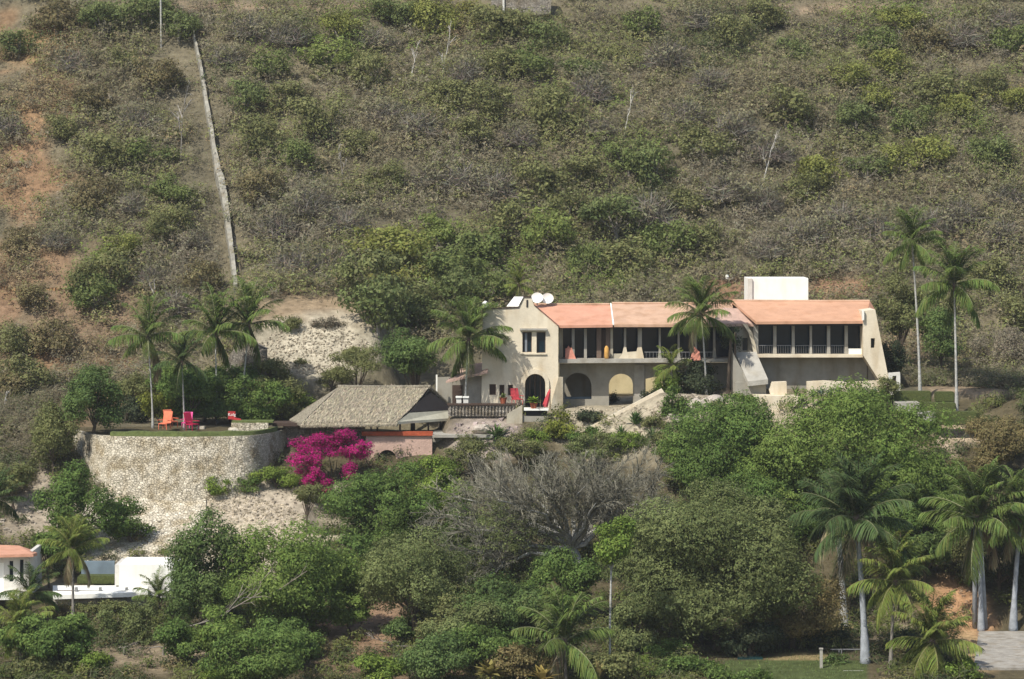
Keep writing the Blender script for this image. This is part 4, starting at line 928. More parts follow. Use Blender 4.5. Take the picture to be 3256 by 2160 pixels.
T('garden_tree', 'green tree under the right mango by the royal palms', 'tree', 3000, 1620, 90, 110, 'mango', lobes=14)
T('garden_tree', 'dark tree behind the bluish trunks at the right edge', 'tree', 3180, 1800, 120, 110, 'dark', y=218, lobes=16)
T('garden_tree', 'dark green tree between the thatched hut and the leaning palm', 'tree', 1310, 1125, 118, 92, 'deep', y=251, lobes=16)
T('garden_tree', 'sparse olive shrub tree behind the thatched ridge', 'tree', 1130, 1165, 95, 68, 'olive', y=253, leaf=.15, gap=.42)
T('garden_tree', 'green shrubs tree behind the two chairs on the terrace', 'tree', 600, 1265, 95, 80, 'mango', y=247)
T('garden_tree', 'yellow flowering shrub beside the leftmost palm trunk', 'shrub', 505, 1300, 50, 60, 'yellow', y=247)
T('garden_tree', 'dark leafy tree behind the red lettered lounge chair', 'tree', 740, 1255, 80, 78, 'deep', y=250)
T('garden_tree', 'loose green tree at the right end of the palm terrace', 'tree', 880, 1268, 105, 72, 'olive', y=251, gap=.35)
T('garden_tree', 'dark shrub tree in the left corner behind the stone wall', 'tree', 400, 1320, 70, 58, 'dark', y=250)
T('garden_tree', 'shady dark tree under the roof palm at the villa', 'tree', 2200, 1225, 90, 85, 'dark', y=245.6)
T('garden_tree', 'bright green climbing shrub left of the pink rocks', 'shrub', 2140, 1290, 45, 65, 'mango')
T('garden_tree', 'dark tree tucked behind the right end wall of the villa', 'tree', 2838, 1130, 40, 85, 'dark', y=252)
T('garden_tree', 'tall loose green tree behind the tallest palm trunk', 'tree', 2862, 990, 82, 115, 'olive', y=258, gap=.35)
T('garden_tree', 'green tree hanging behind the star shaped palm', 'tree', 2985, 1075, 75, 105, 'deep', y=257, gap=.35)
T('scrub_tree', 'wide brown leafless thicket right of the tall palms', 'thicket', 3165, 1160, 120, 130, 'dry', y=262, leaf=.15, gap=.3)
T('garden_tree', 'clipped round shrub beside the white gateway', 'shrub', 2826, 1230, 32, 32, 'olive', y=242.4)
T('garden_tree', 'big yellow green shrub in front of the grey arcade base', 'shrub', 1782, 1362, 62, 52, 'yellow', lobes=10)
T('garden_tree', 'small dark shrub at the foot of the first arch', 'shrub', 1870, 1328, 48, 28, 'dark')
T('garden_tree', 'leafy green undergrowth tree at the bottom left', 'tree', 190, 2040, 105, 80, 'mango', lobes=14)
T('garden_tree', 'thin grey stemmed sapling below the white terrace wall', 'tree', 320, 2000, 52, 85, 'greygreen', gap=.45, y=206, leaf=.15)
T('garden_tree', 'second thin sapling nearer the leaning bare branches', 'tree', 450, 1985, 60, 85, 'greygreen', gap=.45, y=206, leaf=.15)
T('garden_tree', 'low green bushes at the bottom right beside the patio', 'shrub', 3060, 2140, 75, 45, 'lime', y=195)
T('garden_tree', 'dark tree standing behind the lawn post', 'tree', 2620, 2010, 85, 60, 'dark', y=207)
T('garden_tree', 'green low tree at the bottom below the shaded trunks', 'tree', 2190, 2130, 130, 45, 'mango', y=196)
T('garden_tree', 'grassy bush at the foot of the pale rubble slope', 'shrub', 690, 1548, 55, 36, 'lime', leaf=.16)
T('garden_tree', 'mid green bush between two grassy bushes under the wall', 'shrub', 780, 1545, 60, 36, 'mango', leaf=.16)
T('garden_tree', 'grassy bush left under the magenta bougainvillea', 'shrub', 880, 1525, 75, 46, 'lime', leaf=.16)
T('garden_tree', 'small bush against the pale rubble near the wall foot', 'shrub', 985, 1570, 52, 36, 'olive', y=231, leaf=.16)
T('garden_tree', 'ochre brown shrub mass at the bottom centre', 'shrub', 1650, 2110, 110, 50, 'brownish', y=194)
T('garden_tree', 'dry yellowish shrub right of the short light green palm', 'shrub', 1930, 2120, 90, 45, 'olive', y=193)
T('garden_tree', 'green shrub tree under the widest mango on the left', 'tree', 2490, 1490, 75, 80, 'deep')
T('garden_tree', 'green tree below the royal palm beside the yellow palm', 'tree', 2930, 1760, 85, 80, 'deep')

T('garden_tree', 'wide green bush right behind the short terrace palm trunk', 'tree', 655, 1235, 95, 72, 'mango', y=251)
T('garden_tree', 'tall mid green shrub behind the rightmost terrace palm', 'tree', 820, 1270, 90, 72, 'mango', y=248)
T('garden_tree', 'low leafy bush below the pale cut bank by the hut roof', 'tree', 950, 1285, 62, 52, 'lime', y=252)
T('garden_tree', 'olive bush between the two leftmost terrace palms', 'tree', 430, 1245, 80, 62, 'olive', y=256)
T('garden_tree', 'thin bush on the pale bank above the hut roof', 'tree', 1060, 1205, 55, 36, 'olive', y=256, gap=.4, leaf=.15)
T('garden_tree', 'dense tree between the olive tree and the lower left centre tree', 'tree', 1120, 1800, 110, 110, 'mango', lobes=16)
T('garden_tree', 'grey green bushes at the bottom right of the dirt bank', 'tree', 1470, 2010, 110, 95, 'greygreen', lobes=14, leaf=.17)
T('garden_tree', 'lime green low tree at the bottom beside the yellow leaved plant', 'tree', 1200, 2130, 90, 45, 'lime', y=195)
T('garden_tree', 'small round green tree left of the leafy tree by the white block', 'tree', 590, 2030, 90, 70, 'mango', lobes=10)
T('garden_tree', 'grey green tree between the bare tree and the huge tree', 'tree', 2060, 1680, 130, 110, 'greygreen', lobes=16, leaf=.17)
T('garden_tree', 'mid green tree under the bare tree on its right', 'tree', 1790, 1860, 130, 100, 'mango', lobes=16)
T('garden_tree', 'dark shrub below the villa stair beside the bare tree', 'tree', 1900, 1420, 70, 40, 'greygreen', leaf=.15, y=236)
T('garden_tree', 'dull bushes below the spiky plants right of the hut deck', 'tree', 1500, 1440, 85, 45, 'olive', leaf=.15, y=236)
T('garden_tree', 'olive bush between the hut deck and the arcade shrub', 'tree', 1660, 1420, 80, 38, 'olive', leaf=.15, y=237)
T('garden_tree', 'brownish bush above the lower right orange bank', 'tree', 3080, 1500, 80, 60, 'brownish', leaf=.16)
T('garden_tree', 'green shrub under the clipped hedges at the path', 'tree', 3110, 1330, 62, 40, 'olive', leaf=.15, y=240)
T('garden_tree', 'leafy shrub hiding the lower end of the pale stair', 'shrub', 1868, 1392, 60, 32, 'mango', leaf=.17)
T('garden_tree', 'light green shrub under the stair between two spiky plants', 'shrub', 2000, 1405, 70, 34, 'lime', leaf=.17)
T('garden_tree', 'shrub between the pale stair and the pinkish rocks', 'shrub', 2150, 1390, 60, 45, 'olive', leaf=.17)
T('garden_tree', 'bush on the planted bank left of the tan tapering wall', 'shrub', 2360, 1275, 45, 24, 'lime', y=241.5, leaf=.16)
T('garden_tree', 'small tree with drooping green twigs in front of the third arch', 'tree', 2120, 1230, 42, 52, 'lime', y=243.2, leaf=.17)
T('garden_tree', 'dark low bush in the opening right of the arches', 'shrub', 2078, 1262, 34, 34, 'dark', y=246.5, leaf=.16)
T('garden_tree', 'dark crown overhanging the shaded teal pool', 'tree', 2390, 2030, 110, 55, 'dark', y=203)
T('garden_tree', 'green shrub at the bottom edge in front of the lawn', 'shrub', 2350, 2160, 90, 36, 'mango', y=194)
T('garden_tree', 'green bush left of the white palm trunk at the bottom', 'shrub', 2660, 2120, 45, 40, 'deep', y=200)
T('garden_tree', 'tall yellowish tree between the bougainvillea and the bare tree', 'tree', 1440, 1560, 95, 95, 'lime')
T('garden_tree', 'green tree overlapping the left edge of the bare tree', 'tree', 1480, 1700, 105, 95, 'mango')
T('garden_tree', 'round green tree right of the lower left centre tree', 'tree', 1110, 1930, 85, 70, 'bright')
T('garden_tree', 'low bushes along the foot of the white lower terrace', 'shrub', 330, 1935, 75, 26, 'olive', y=211, leaf=.16)
T('garden_tree', 'leafy bush between the bluish house and the pale slope', 'shrub', 160, 1730, 60, 48, 'mango', y=222)
T('garden_tree', 'green bush at the left edge under the dull olive tree', 'shrub', 40, 1500, 75, 60, 'olive', y=234)
T('garden_tree', 'lush green tree left of the royal palms', 'tree', 2860, 1680, 90, 90, 'mango')
T('garden_tree', 'dark low tree between the two bottom right palms', 'tree', 2885, 2060, 60, 50, 'dark', y=204)
T('garden_tree', 'fresh green tree behind the two leftmost terrace palm trunks', 'tree', 545, 1225, 85, 70, 'mango', y=254)
T('garden_tree', 'fresh green tree right behind the spidery terrace palm trunk', 'tree', 735, 1200, 85, 62, 'mango', y=254.5)
T('garden_tree', 'dull green tree hugging the left edge of the pale bank', 'tree', 860, 1195, 62, 55, 'olive', y=255.5)
T('garden_tree', 'green shrub at the back of the terrace above the stone planter', 'shrub', 810, 1315, 70, 30, 'mango', y=247.5)
T('garden_tree', 'leafy shrub at the back of the terrace left of the red lounge', 'shrub', 690, 1310, 52, 34, 'deep', y=247.5)
T('garden_tree', 'round shrub behind the coral chairs', 'shrub', 555, 1310, 50, 34, 'mango', y=247.8)
T('garden_tree', 'dense green tree under the left mango crown', 'tree', 2290, 1545, 140, 80, 'mango', lobes=16)
T('garden_tree', 'green tree right of the bare tree below the pinkish rocks', 'tree', 2190, 1500, 80, 70, 'olive', lobes=10)
T('garden_tree', 'dark green tree in the gap between the two mango crowns', 'tree', 2500, 1440, 70, 70, 'mango', lobes=10)
T('garden_tree', 'small dusty shrub in front of the middle of the stair wall', 'shrub', 1935, 1400, 42, 24, 'olive', leaf=.15)
T('garden_tree', 'small light shrub on the bank right of the grey planter ledge', 'shrub', 1700, 1395, 50, 26, 'lime', y=238.5, leaf=.15)
T('garden_tree', 'grey green shrub on the bank below the first arch', 'shrub', 1840, 1425, 60, 28, 'greygreen', leaf=.15)
T('garden_tree', 'tall dusty tree over the orange earth in the lower right', 'tree', 3040, 1745, 60, 60, 'olive', leaf=.16)
T('garden_tree', 'leafy bush on the rock pile straight under the roof palm trunk', 'shrub', 2235, 1290, 42, 26, 'mango', leaf=.17)
T('garden_tree', 'dusty bush on the lower left flank of the rock pile', 'shrub', 2085, 1345, 45, 28, 'olive', leaf=.16)
T('garden_tree', 'bush at the top of the rock pile left of the twin dark trunks', 'shrub', 2292, 1300, 34, 24, 'olive', leaf=.16)
T('garden_tree', 'bright bush half way down the rock pile', 'shrub', 2205, 1355, 46, 30, 'lime', leaf=.17)
T('garden_tree', 'green bush leaning on the left side of the first mango crown', 'shrub', 2140, 1440, 60, 38, 'mango', leaf=.18)
T('mango_tree', 'bright mango crown low between the two big mango trees', 'tree', 2400, 1570, 140, 105, 'bright', lobes=18)
T('garden_tree', 'small tuft of shrub on the middle of the pale cut bank', 'shrub', 960, 1150, 26, 14, 'olive', leaf=.14)
T('garden_tree', 'small tuft of shrub on the right of the pale cut bank', 'shrub', 1120, 1120, 34, 20, 'olive', leaf=.14)
T('garden_tree', 'dry bush on the crest of the pale cut bank', 'shrub', 1040, 1030, 60, 22, 'dry', leaf=.15)
T('garden_tree', 'olive bush on the left crest of the pale cut bank', 'shrub', 910, 1030, 45, 26, 'olive', leaf=.15)
T('garden_tree', 'low leafy bush on the bottom edge beneath the huge grey green tree', 'shrub', 2120, 2080, 80, 45, 'mango', leaf=.18)
T('garden_tree', 'yellowish bush on the bottom edge right of the short palm', 'shrub', 2010, 2120, 70, 40, 'lime', leaf=.18)
T('garden_tree', 'green bush under the yellow green tree in the lower left', 'shrub', 960, 2060, 70, 45, 'mango', leaf=.18)
T('garden_tree', 'olive bush on the right shoulder of the dirt bank', 'shrub', 1400, 1990, 60, 40, 'olive', leaf=.18)
T('garden_tree', 'dusty green tree between the short palm and the slim stemmed tree', 'tree', 1700, 1990, 90, 75, 'greygreen')
T('garden_tree', 'brownish bush at the bottom left corner under the dangling palm', 'shrub', 110, 2120, 100, 45, 'olive', leaf=.18)
T('garden_tree', 'lush bush between the bottom left palm and the fallen branches', 'shrub', 300, 2110, 70, 45, 'lime', leaf=.18)
T('garden_tree', 'tall leafy tree at the lower left behind the dangling palm', 'tree', 150, 2020, 130, 85, 'mango', lobes=14)
T('garden_tree', 'overlapping green tree below the leafy tree by the white block', 'tree', 690, 2010, 115, 80, 'bright', lobes=14)
T('garden_tree', 'broad tree at the bottom left of the dirt bank', 'tree', 930, 2030, 110, 80, 'mango', lobes=14)
T('garden_tree', 'olive tree between the dirt bank and the dark leafy trees', 'tree', 1440, 1960, 125, 95, 'olive', lobes=14)
T('garden_tree', 'mid green tree left of the short arching palm', 'tree', 1580, 2050, 125, 80, 'mango', lobes=14)
T('garden_tree', 'dusty tree behind the slim white stem on its right', 'tree', 2020, 1990, 110, 90, 'greygreen', lobes=14)
T('garden_tree', 'bottom edge bush under the broad tree left of the dirt bank', 'shrub', 720, 2150, 110, 40, 'lime', leaf=.18)
T('garden_shrub', 'small dark potted bush seen inside the second arch', 'shrub', 1950, 1268, 13, 15, 'dark', y=251.5, leaf=.14)
# bougainvillea
bt = thing('bougainvillea', 'big magenta bougainvillea spilling over the wall beside the hut', 'bougainvillea', P(1040, 1560, 239))
Vs, Cs = [], []
for i, (u, v, ru, rv, n) in enumerate(((1000, 1420, 72, 54, 9000), (1095, 1418, 80, 46, 8500), (975, 1480, 55, 62, 6500), (1005, 1525, 50, 36, 4500), (1110, 1495, 22, 40, 1700), (1140, 1435, 42, 34, 2600), (1030, 1548, 32, 22, 1400))):
    yb2 = 238.6 if v < 1450 else 235.2; c = P(u, v, yb2); s = yb2/F
    V, col, _ = crown_arrays(ru*s, 1.2, rv*s, n, .13, (.40, .010, .15), (.58, .04, .26), lobes=14, seed=i*3+2, gap=.08)
    Vs.append(V+np.array(c)-np.array(bt.location)); Cs.append(col)
Vs = np.concatenate(Vs); Cs = np.concatenate(Cs); gm = rng.random(len(Cs)) < .17; Cs[gm] = (.07, .10, .03); Cs *= (.7+.6*vnoise(Vs[:, 0, 0], Vs[:, 0, 2], .5))[:, None]
link_mesh('blossom', quads_mesh('blossom', Vs, Cs), 'flower', bt)
m = MB()
for k in range(7):
    e = P(960+k*28, 1440+(k % 3)*20, 239.8); m.tube([P(1040+k*4, 1565, 239.9), P(1020+k*12, 1500, 240.0), e], [.07, .05, .02], 5)
m.build('stem', 'brown_trunk', bt)

# rosettes (yucca / agave) and potted plants
def rosette(name, label, u, v, y, r_px, n, col, wide=.10, cat='plant', el=(.2, 1.4), pot=None):
    if y is None: y = ground_y(u, v, 232, 262)
    L = r_px*y/F; b = np.array(P(u, v, y)); V = []; C = []; r = random.Random(int(u*3+v))
    for i in range(n):
        az = r.uniform(0, 6.28); e = r.uniform(*el); d = np.array([math.cos(az)*math.cos(e), math.sin(az)*math.cos(e), math.sin(e)]); ll = L*r.uniform(.7, 1.1); w = ll*wide*.5
        sd_ = np.array([-math.sin(az), math.cos(az), 0]); p1 = d*ll*.5; p2 = d*ll+np.array([math.cos(az)*.1, math.sin(az)*.1, -.22])*ll
        c = np.array(col)*r.uniform(.6, 1.4)
        V += [[-sd_*w*.7, sd_*w*.7, p1+sd_*w, p1-sd_*w], [p1-sd_*w, p1+sd_*w, p2+sd_*w*.1, p2-sd_*w*.1]]; C += [c, c*1.1]
    t = thing(name, label, cat, tuple(b))
    off = np.array([0, 0, .45]) if pot else 0
    link_mesh('leaves', quads_mesh('leaves', np.array(V)+off, np.clip(C, .003, .9)), 'leaf', t)
    if pot: MB().tube([(b[0], b[1], b[2]), (b[0], b[1], b[2]+.42), (b[0], b[1], b[2]+.5)], [.2, .3, .34], 12).build('pot', pot, t)
    else: MB().tube([(b[0], b[1], b[2]-.3), (b[0], b[1], b[2]+.15)], [.09, .07], 7).build('stem', 'wood', t)
    return t
rosette('spiky_plant', 'large green spiky plant below the balustrade', 1578, 1395, None, 72, 60, (.085, .14, .04))
rosette('spiky_plant', 'small grey green spiky plant left under the balustrade', 1530, 1425, None, 48, 40, (.14, .16, .09))
rosette('spiky_plant', 'tall dark green spiky plant in front of the stair parapet', 2022, 1352, None, 62, 70, (.07, .12, .035), el=(.5, 1.5))
rosette('spiky_plant', 'lower green spiky plant beside the stair foot', 1975, 1385, None, 45, 50, (.07, .12, .035))
rosette('spiky_plant', 'spiky plant at the end of the right mango on the stair side', 2075, 1392, None, 45, 50, (.09, .13, .05))
for i, (u, v) in enumerate(((2585, 1262), (2612, 1256), (2640, 1260), (2668, 1254), (2705, 1260), (2745, 1256), (2780, 1258))):
    rosette('agave_plant', ('grey green agave, %s of the row below the right wing' % ('first', 'second', 'third', 'fourth', 'fifth', 'sixth', 'last')[i]), u, v, 241.6-i*.05, 40, 34, (.13, .17, .12), .12)['group'] = 'agave row below the right wing'
rosette('young_palm', 'feathery young palm left of the agave row', 2530, 1256, 242.4, 48, 40, (.09, .13, .04), .06)
rosette('potted_plant', 'bright green plant in a terracotta pot on the white ledge', 1697, 1300, 243.1, 30, 60, (.16, .24, .035), .4, 'potted plant', (.3, 1.3), 'terracotta')
rosette('potted_plant', 'small pale potted shrub on the balustrade wall', 1600, 1284, 243.4, 22, 30, (.16, .20, .06), .3, 'potted plant', (.3, 1.4), 'terracotta')
rosette('banana_plant', 'yellow brown big leaved plant at the bottom left of centre', 1560, 2150, 193, 75, 26, (.22, .19, .06), .3, 'plant')
rosette('banana_plant', 'yellow leaved plant at the very bottom of the centre', 1725, 2170, 192, 70, 26, (.26, .20, .06), .3, 'plant')
rosette('banana_plant', 'tall dry bladed plant right of the short palm', 1905, 2165, 192, 80, 26, (.24, .20, .08), .14, 'plant', (.8, 1.5))

# ---------------------------------------------------------------- bare trees built from branching twigs
def twig_tree(name, label, base, fork, targets, col, n2=10, n3=9, n4=6, tr=.2, haze=None, spread=.55, trunk='grey_trunk', cat='tree', wf=.025, group=None):
    t = thing(name, label, cat, tuple(base)); r = np.random.default_rng(int(abs(base[0])*10)+n2)
    if group: t['group'] = group
    B = np.array(base); Fk = np.array(fork)
    m = MB(); m.tube([tuple(B-np.array([0, 0, .3])), tuple(B*.5+Fk*.5), tuple(Fk)], [tr*1.2, tr, tr*.85], 8)
    Vq, Cq = [], []
    def seg(p, q, w0, w1):
        d = unit((q-p)[None])[0]; a = np.cross(d, [0.1, 1, .05]); a = a/np.linalg.norm(a); b = np.cross(d, a)
        c = np.array(col)*r.uniform(.6, 1.35)
        Vq.append([p-a*w0, p+a*w0, q+a*w1, q-a*w1]); Cq.append(c); Vq.append([p-b*w0, p+b*w0, q+b*w1, q-b*w1]); Cq.append(c)
    for tg in targets:
        tg = np.array(tg); ln = np.linalg.norm(tg-Fk); k = 6; pts = [Fk]
        for i in range(1, k+1):
            q = i/k; pts.append(Fk+(tg-Fk)*q+r.normal(size=3)*ln*.025+np.array([0, 0, .07*ln*math.sin(math.pi*q)]))
        m.tube([tuple(p) for p in pts], [tr*.6*(1-.85*i/k) for i in range(k+1)], 6, cap=False)
        dirm = (tg-Fk)/ln
        for i in range(n2):
            q = r.uniform(.25, 1); j = int(min(q*k, k-1)); p = pts[j]+(pts[j+1]-pts[j])*(q*k-j)
            d = unit((dirm+spread*r.normal(size=3)*1.0+np.array([0, 0, .25]))[None])[0]; l2 = min(ln*r.uniform(.25, .42), 2.6); e = p+d*l2
            seg(p, p+d*l2*.5, wf*1.5, wf*1.2); seg(p+d*l2*.5, e, wf*1.2, wf*.6)
            for i3 in range(n3):
                q3 = r.uniform(.15, 1); p3 = p+d*l2*q3; d3 = unit((d+spread*1.1*r.normal(size=3))[None])[0]; l3 = l2*r.uniform(.3, .5); e3 = p3+d3*l3
                seg(p3, e3, wf*.8, wf*.35)
                for i4 in range(n4):
                    q4 = r.uniform(.2, 1); p4 = p3+d3*l3*q4; d4 = unit((d3+spread*1.2*r.normal(size=3))[None])[0]; seg(p4, p4+d4*l3*r.uniform(.3, .55), wf*.5, wf*.2)
    m.build('trunk', trunk, t)
    V = np.array(Vq); C = np.clip(np.array(Cq), .003, .9)
    link_mesh('twigs', quads_mesh('twigs', V-np.array(base), C), 'twig', t)
    if haze:
        (u, v, ru, rv, y, n, kind, leaf) = haze; s = y/F
        V, C, _ = crown_arrays(ru*s, min(4.5, ru*s*.6), rv*s, n, leaf, *GREENS[kind], lobes=30, seed=5, gap=.3)
        link_mesh('crown', quads_mesh('crown', V+np.array(P(u, v, y))-np.array(base), C), 'leaf', t)
    return t
yb_ = 222.0
fk = P(1822, 1742, yb_); bs = (X(1850, yb_), yb_, float(gz(X(1850, yb_), yb_)))
tg = [P(1500, 1690, 219), P(1440, 1640, 221), P(1450, 1580, 223), P(1530, 1555, 224), P(1630, 1530, 225), P(1740, 1515, 224), P(1850, 1510, 224), P(1940, 1510, 222), P(2030, 1530, 221), P(2070, 1580, 220), P(2060, 1650, 218),
      P(1600, 1580, 218), P(1730, 1550, 217), P(1850, 1550, 217), P(1960, 1570, 217), P(1680, 1620, 217), P(1480, 1760, 218), P(1560, 1830, 218), P(1900, 1600, 216)]
twig_tree('bare_tree', 'wide grey leafless tree spreading in the centre below the villa', bs, fk, tg, (.25, .235, .18), n2=18, n3=9, n4=6, tr=.34, trunk='pale_trunk', wf=.03, haze=(1590, 1770, 215, 165, 220.5, 20000, 'greygreen', .15), spread=.42)
(_V, _C, _) = crown_arrays(360*yb_/F, 3.0, 140*yb_/F, 15000, .12, (.19, .185, .11), (.25, .24, .15), lobes=40, seed=9, gap=.34)
_b = [o for o in bpy.data.objects if o.name.startswith('bare_tree')][0]
link_mesh('dry_leaves', quads_mesh('dry_leaves', _V+np.array(P(1770, 1590, 220.5))-np.array(_b.location), _C), 'leaf', _b)
for i, (u, v, du, hh, lab) in enumerate(((1306, 262, 18, 110, 'left of two small white leafless trees near the hilltop'), (1404, 258, 28, 145, 'right of two small white leafless trees near the hilltop'),
        (1984, 432, 32, 130, 'white leafless stem above the middle of the tiled roofs'), (2428, 575, 38, 130, 'white leafless stem above the white roof block'),
        (1092, 592, -14, 130, 'grey leafless tree in the middle right of the pale wall'), (575, 520, 8, 240, 'dead grey snag left of the pale hillside wall'),
        (768, 860, -20, 90, 'dark broken tree at the lower end of the pale wall'), (492, 1010, -2, 110, 'thin pale stick just above the leftmost palm'),
        (10, 1310, 12, 60, 'thin white stem at the left edge of the hillside'))):
    b = G(u, v); y = b[1]; f = Vector(P(u+du*.3, v-hh*.35, y)); tops = [P(u+du, v-hh, y), P(u+du*.2-10*(1 if i % 2 else -1), v-hh*.6, y-.3)]
    col = (.12, .11, .10) if 'dark' in lab else ((.50, .47, .41) if 'white' in lab else (.40, .37, .33))
    twig_tree('leafless_tree', lab, b, tuple(f), tops, col, n2=4, n3=3, n4=2, tr=.06, trunk='dull_white' if 'white' in lab else ('brown_trunk' if 'dark' in lab else 'grey_trunk'), wf=.03, spread=.4)
for (u, v, tgts, lab) in ((520, 2100, [(900, 1880), (640, 2010), (420, 2080)], 'fallen bare branches sprawling at the lower left'), (395, 2150, [(380, 2060), (410, 2070), (430, 2050)], 'grey forked dead stump at the bottom left'),
                          (690, 2020, [(680, 1985), (700, 1985), (720, 1990)], 'small pale dead stump under the leafy green tree'), (1255, 2085, [(1180, 2030), (1230, 2040), (1320, 2060)], 'pinkish dead branches on the dirt bank')):
    y = 203.0; b = (X(u, y), y, float(gz(X(u, y), y))+.1)
    twig_tree('dead_branches', lab, b, (b[0], y, b[2]+.4), [P(a, c, y) for a, c in tgts], (.30, .26, .21), n2=5, n3=3, n4=2, tr=.09, spread=.35, cat='dead branches')
b = G(2318, 1282)
ft = thing('ficus_tree', 'dark twin trunked tree between the middle roofs and the right wing', 'tree', (X(2318, 244.0), 244.0, 43.2))
for (u0_, u1_, w) in ((2312, 2324, .16), (2332, 2338, .10)): MB().tube([P(u0_, 1290, 244), P((u0_+u1_)/2, 1170, 244.1), P(u1_+2, 1060, 244.2)], [w, w*.9, w*.6], 8).build('trunk', 'brown_trunk', ft)
V, C, _ = crown_arrays(1.0, .8, 1.3, 1500, .16, *GREENS['dark'], lobes=8, seed=4, gap=.2)
link_mesh('crown', quads_mesh('crown', V+np.array(P(2322, 1085, 244.6))-np.array(ft.location), C), 'leaf', ft)

# ---------------------------------------------------------------- rubble and rocks
def rock_arrays(C, R):
    n = len(C); base = unit(np.array([[-1, -1, -1], [1, -1, -1], [1, 1, -1], [-1, 1, -1], [-1, -1, 1], [1, -1, 1], [1, 1, 1], [-1, 1, 1]], float))
    V = base[None]*R[:, None, None]*rng.uniform(.6, 1.25, (n, 8, 1))*np.array([1.2, 1, .75])+rng.normal(size=(n, 8, 3))*R[:, None, None]*.15
    a = rng.uniform(0, 6.28, n); c, s = np.cos(a), np.sin(a); x = V[:, :, 0]*c[:, None]-V[:, :, 1]*s[:, None]; y = V[:, :, 0]*s[:, None]+V[:, :, 1]*c[:, None]
    V = np.stack([x, y, V[:, :, 2]], -1)+C[:, None]
    Fi = [(0, 3, 2, 1), (4, 5, 6, 7), (0, 1, 5, 4), (1, 2, 6, 5), (2, 3, 7, 6), (3, 0, 4, 7)]
    return np.concatenate([V[:, f] for f in Fi], 0)
def rubble(areas, name, label):
    Vs, Cs = [], []
    for (u, v, ru, rv, n, r0, r1, col) in areas:
        k = 0; C = []
        for _ in range(n):
            a = rng.uniform(0, 6.28); q = math.sqrt(rng.random()); uu_, vv_ = u+math.cos(a)*q*ru, v+math.sin(a)*q*rv
            y = ground_y(uu_, vv_, 190, 275); x = X(uu_, y); C.append((x, y, float(gz(x, y))))
        C = np.array(C); R = r0+(r1-r0)*rng.random(len(C))**2.5
        Vs.append(rock_arrays(C, R)); Cs.append(np.tile(np.array(col)*rng.uniform(.55, 1.3, (len(C), 1)), (6, 1)))
    o = link_mesh(name, quads_mesh(name, np.concatenate(Vs), np.clip(np.concatenate(Cs), 0, .85)), 'soil'); tag(o, label, 'rubble', kind='stuff')
rubble([(600, 1690, 400, 125, 6500, .05, .17, (.52, .46, .35)), (480, 1700, 250, 110, 500, .1, .3, (.50, .45, .35)), (850, 1600, 200, 60, 300, .05, .2, (.42, .37, .30)), (1000, 1115, 180, 80, 1800, .04, .16, (.46, .41, .32)), (150, 1620, 160, 120, 400, .05, .3, (.38, .34, .28)),
        (1960, 1360, 240, 80, 700, .04, .2, (.44, .39, .30)), (2200, 1310, 120, 75, 450, .06, .35, (.44, .39, .31)), (1560, 1380, 120, 60, 200, .05, .3, (.45, .38, .36)), (1150, 2010, 150, 90, 250, .04, .2, (.33, .25, .18)),
        (3060, 1960, 90, 100, 200, .04, .25, (.42, .30, .2)), (100, 500, 100, 160, 250, .05, .3, (.45, .28, .15)), (2950, 1400, 120, 60, 150, .05, .3, (.5, .42, .32))], 'rubble_stones', 'loose pale stones scattered over the bare slopes')
for i, (u, v, r, lab) in enumerate(((2215, 1300, .8, 'large pinkish white boulder below the roof palm'), (2270, 1285, .7, 'whitish boulder at the foot of the twin trunks'), (2180, 1350, .65, 'pinkish rock slab left of the first mango crown'),
                                    (1530, 1372, .6, 'mauve rock right under the balustrade wall'), (745, 1352, .45, 'knobbly cream rock at the left end of the planter'), (2140, 1330, .5, 'pale rock beside the bright climbing shrub'))):
    y = 240.6 if i == 4 else ground_y(u, v, 236, 262); m = bpy.data.meshes.new('boulder'); import bmesh
    bm = bmesh.new(); bmesh.ops.create_icosphere(bm, subdivisions=3, radius=r)
    for vt in bm.verts:
        k = .75+.5*float(vnoise(vt.co.x*2+i*5, vt.co.z*2+vt.co.y*1.5, .6)); vt.co = Vector((vt.co.x*1.3*k, vt.co.y*k, vt.co.z*.8*k))
    bm.to_mesh(m); bm.free(); x = X(u, y); o = link_mesh('boulder', m, 'pink_stone' if i != 4 else 'rubble_stone', loc=(x, y, (float(gz(x, y)) if i != 4 else PLAT)+r*.25)); tag(o, lab, 'boulder')
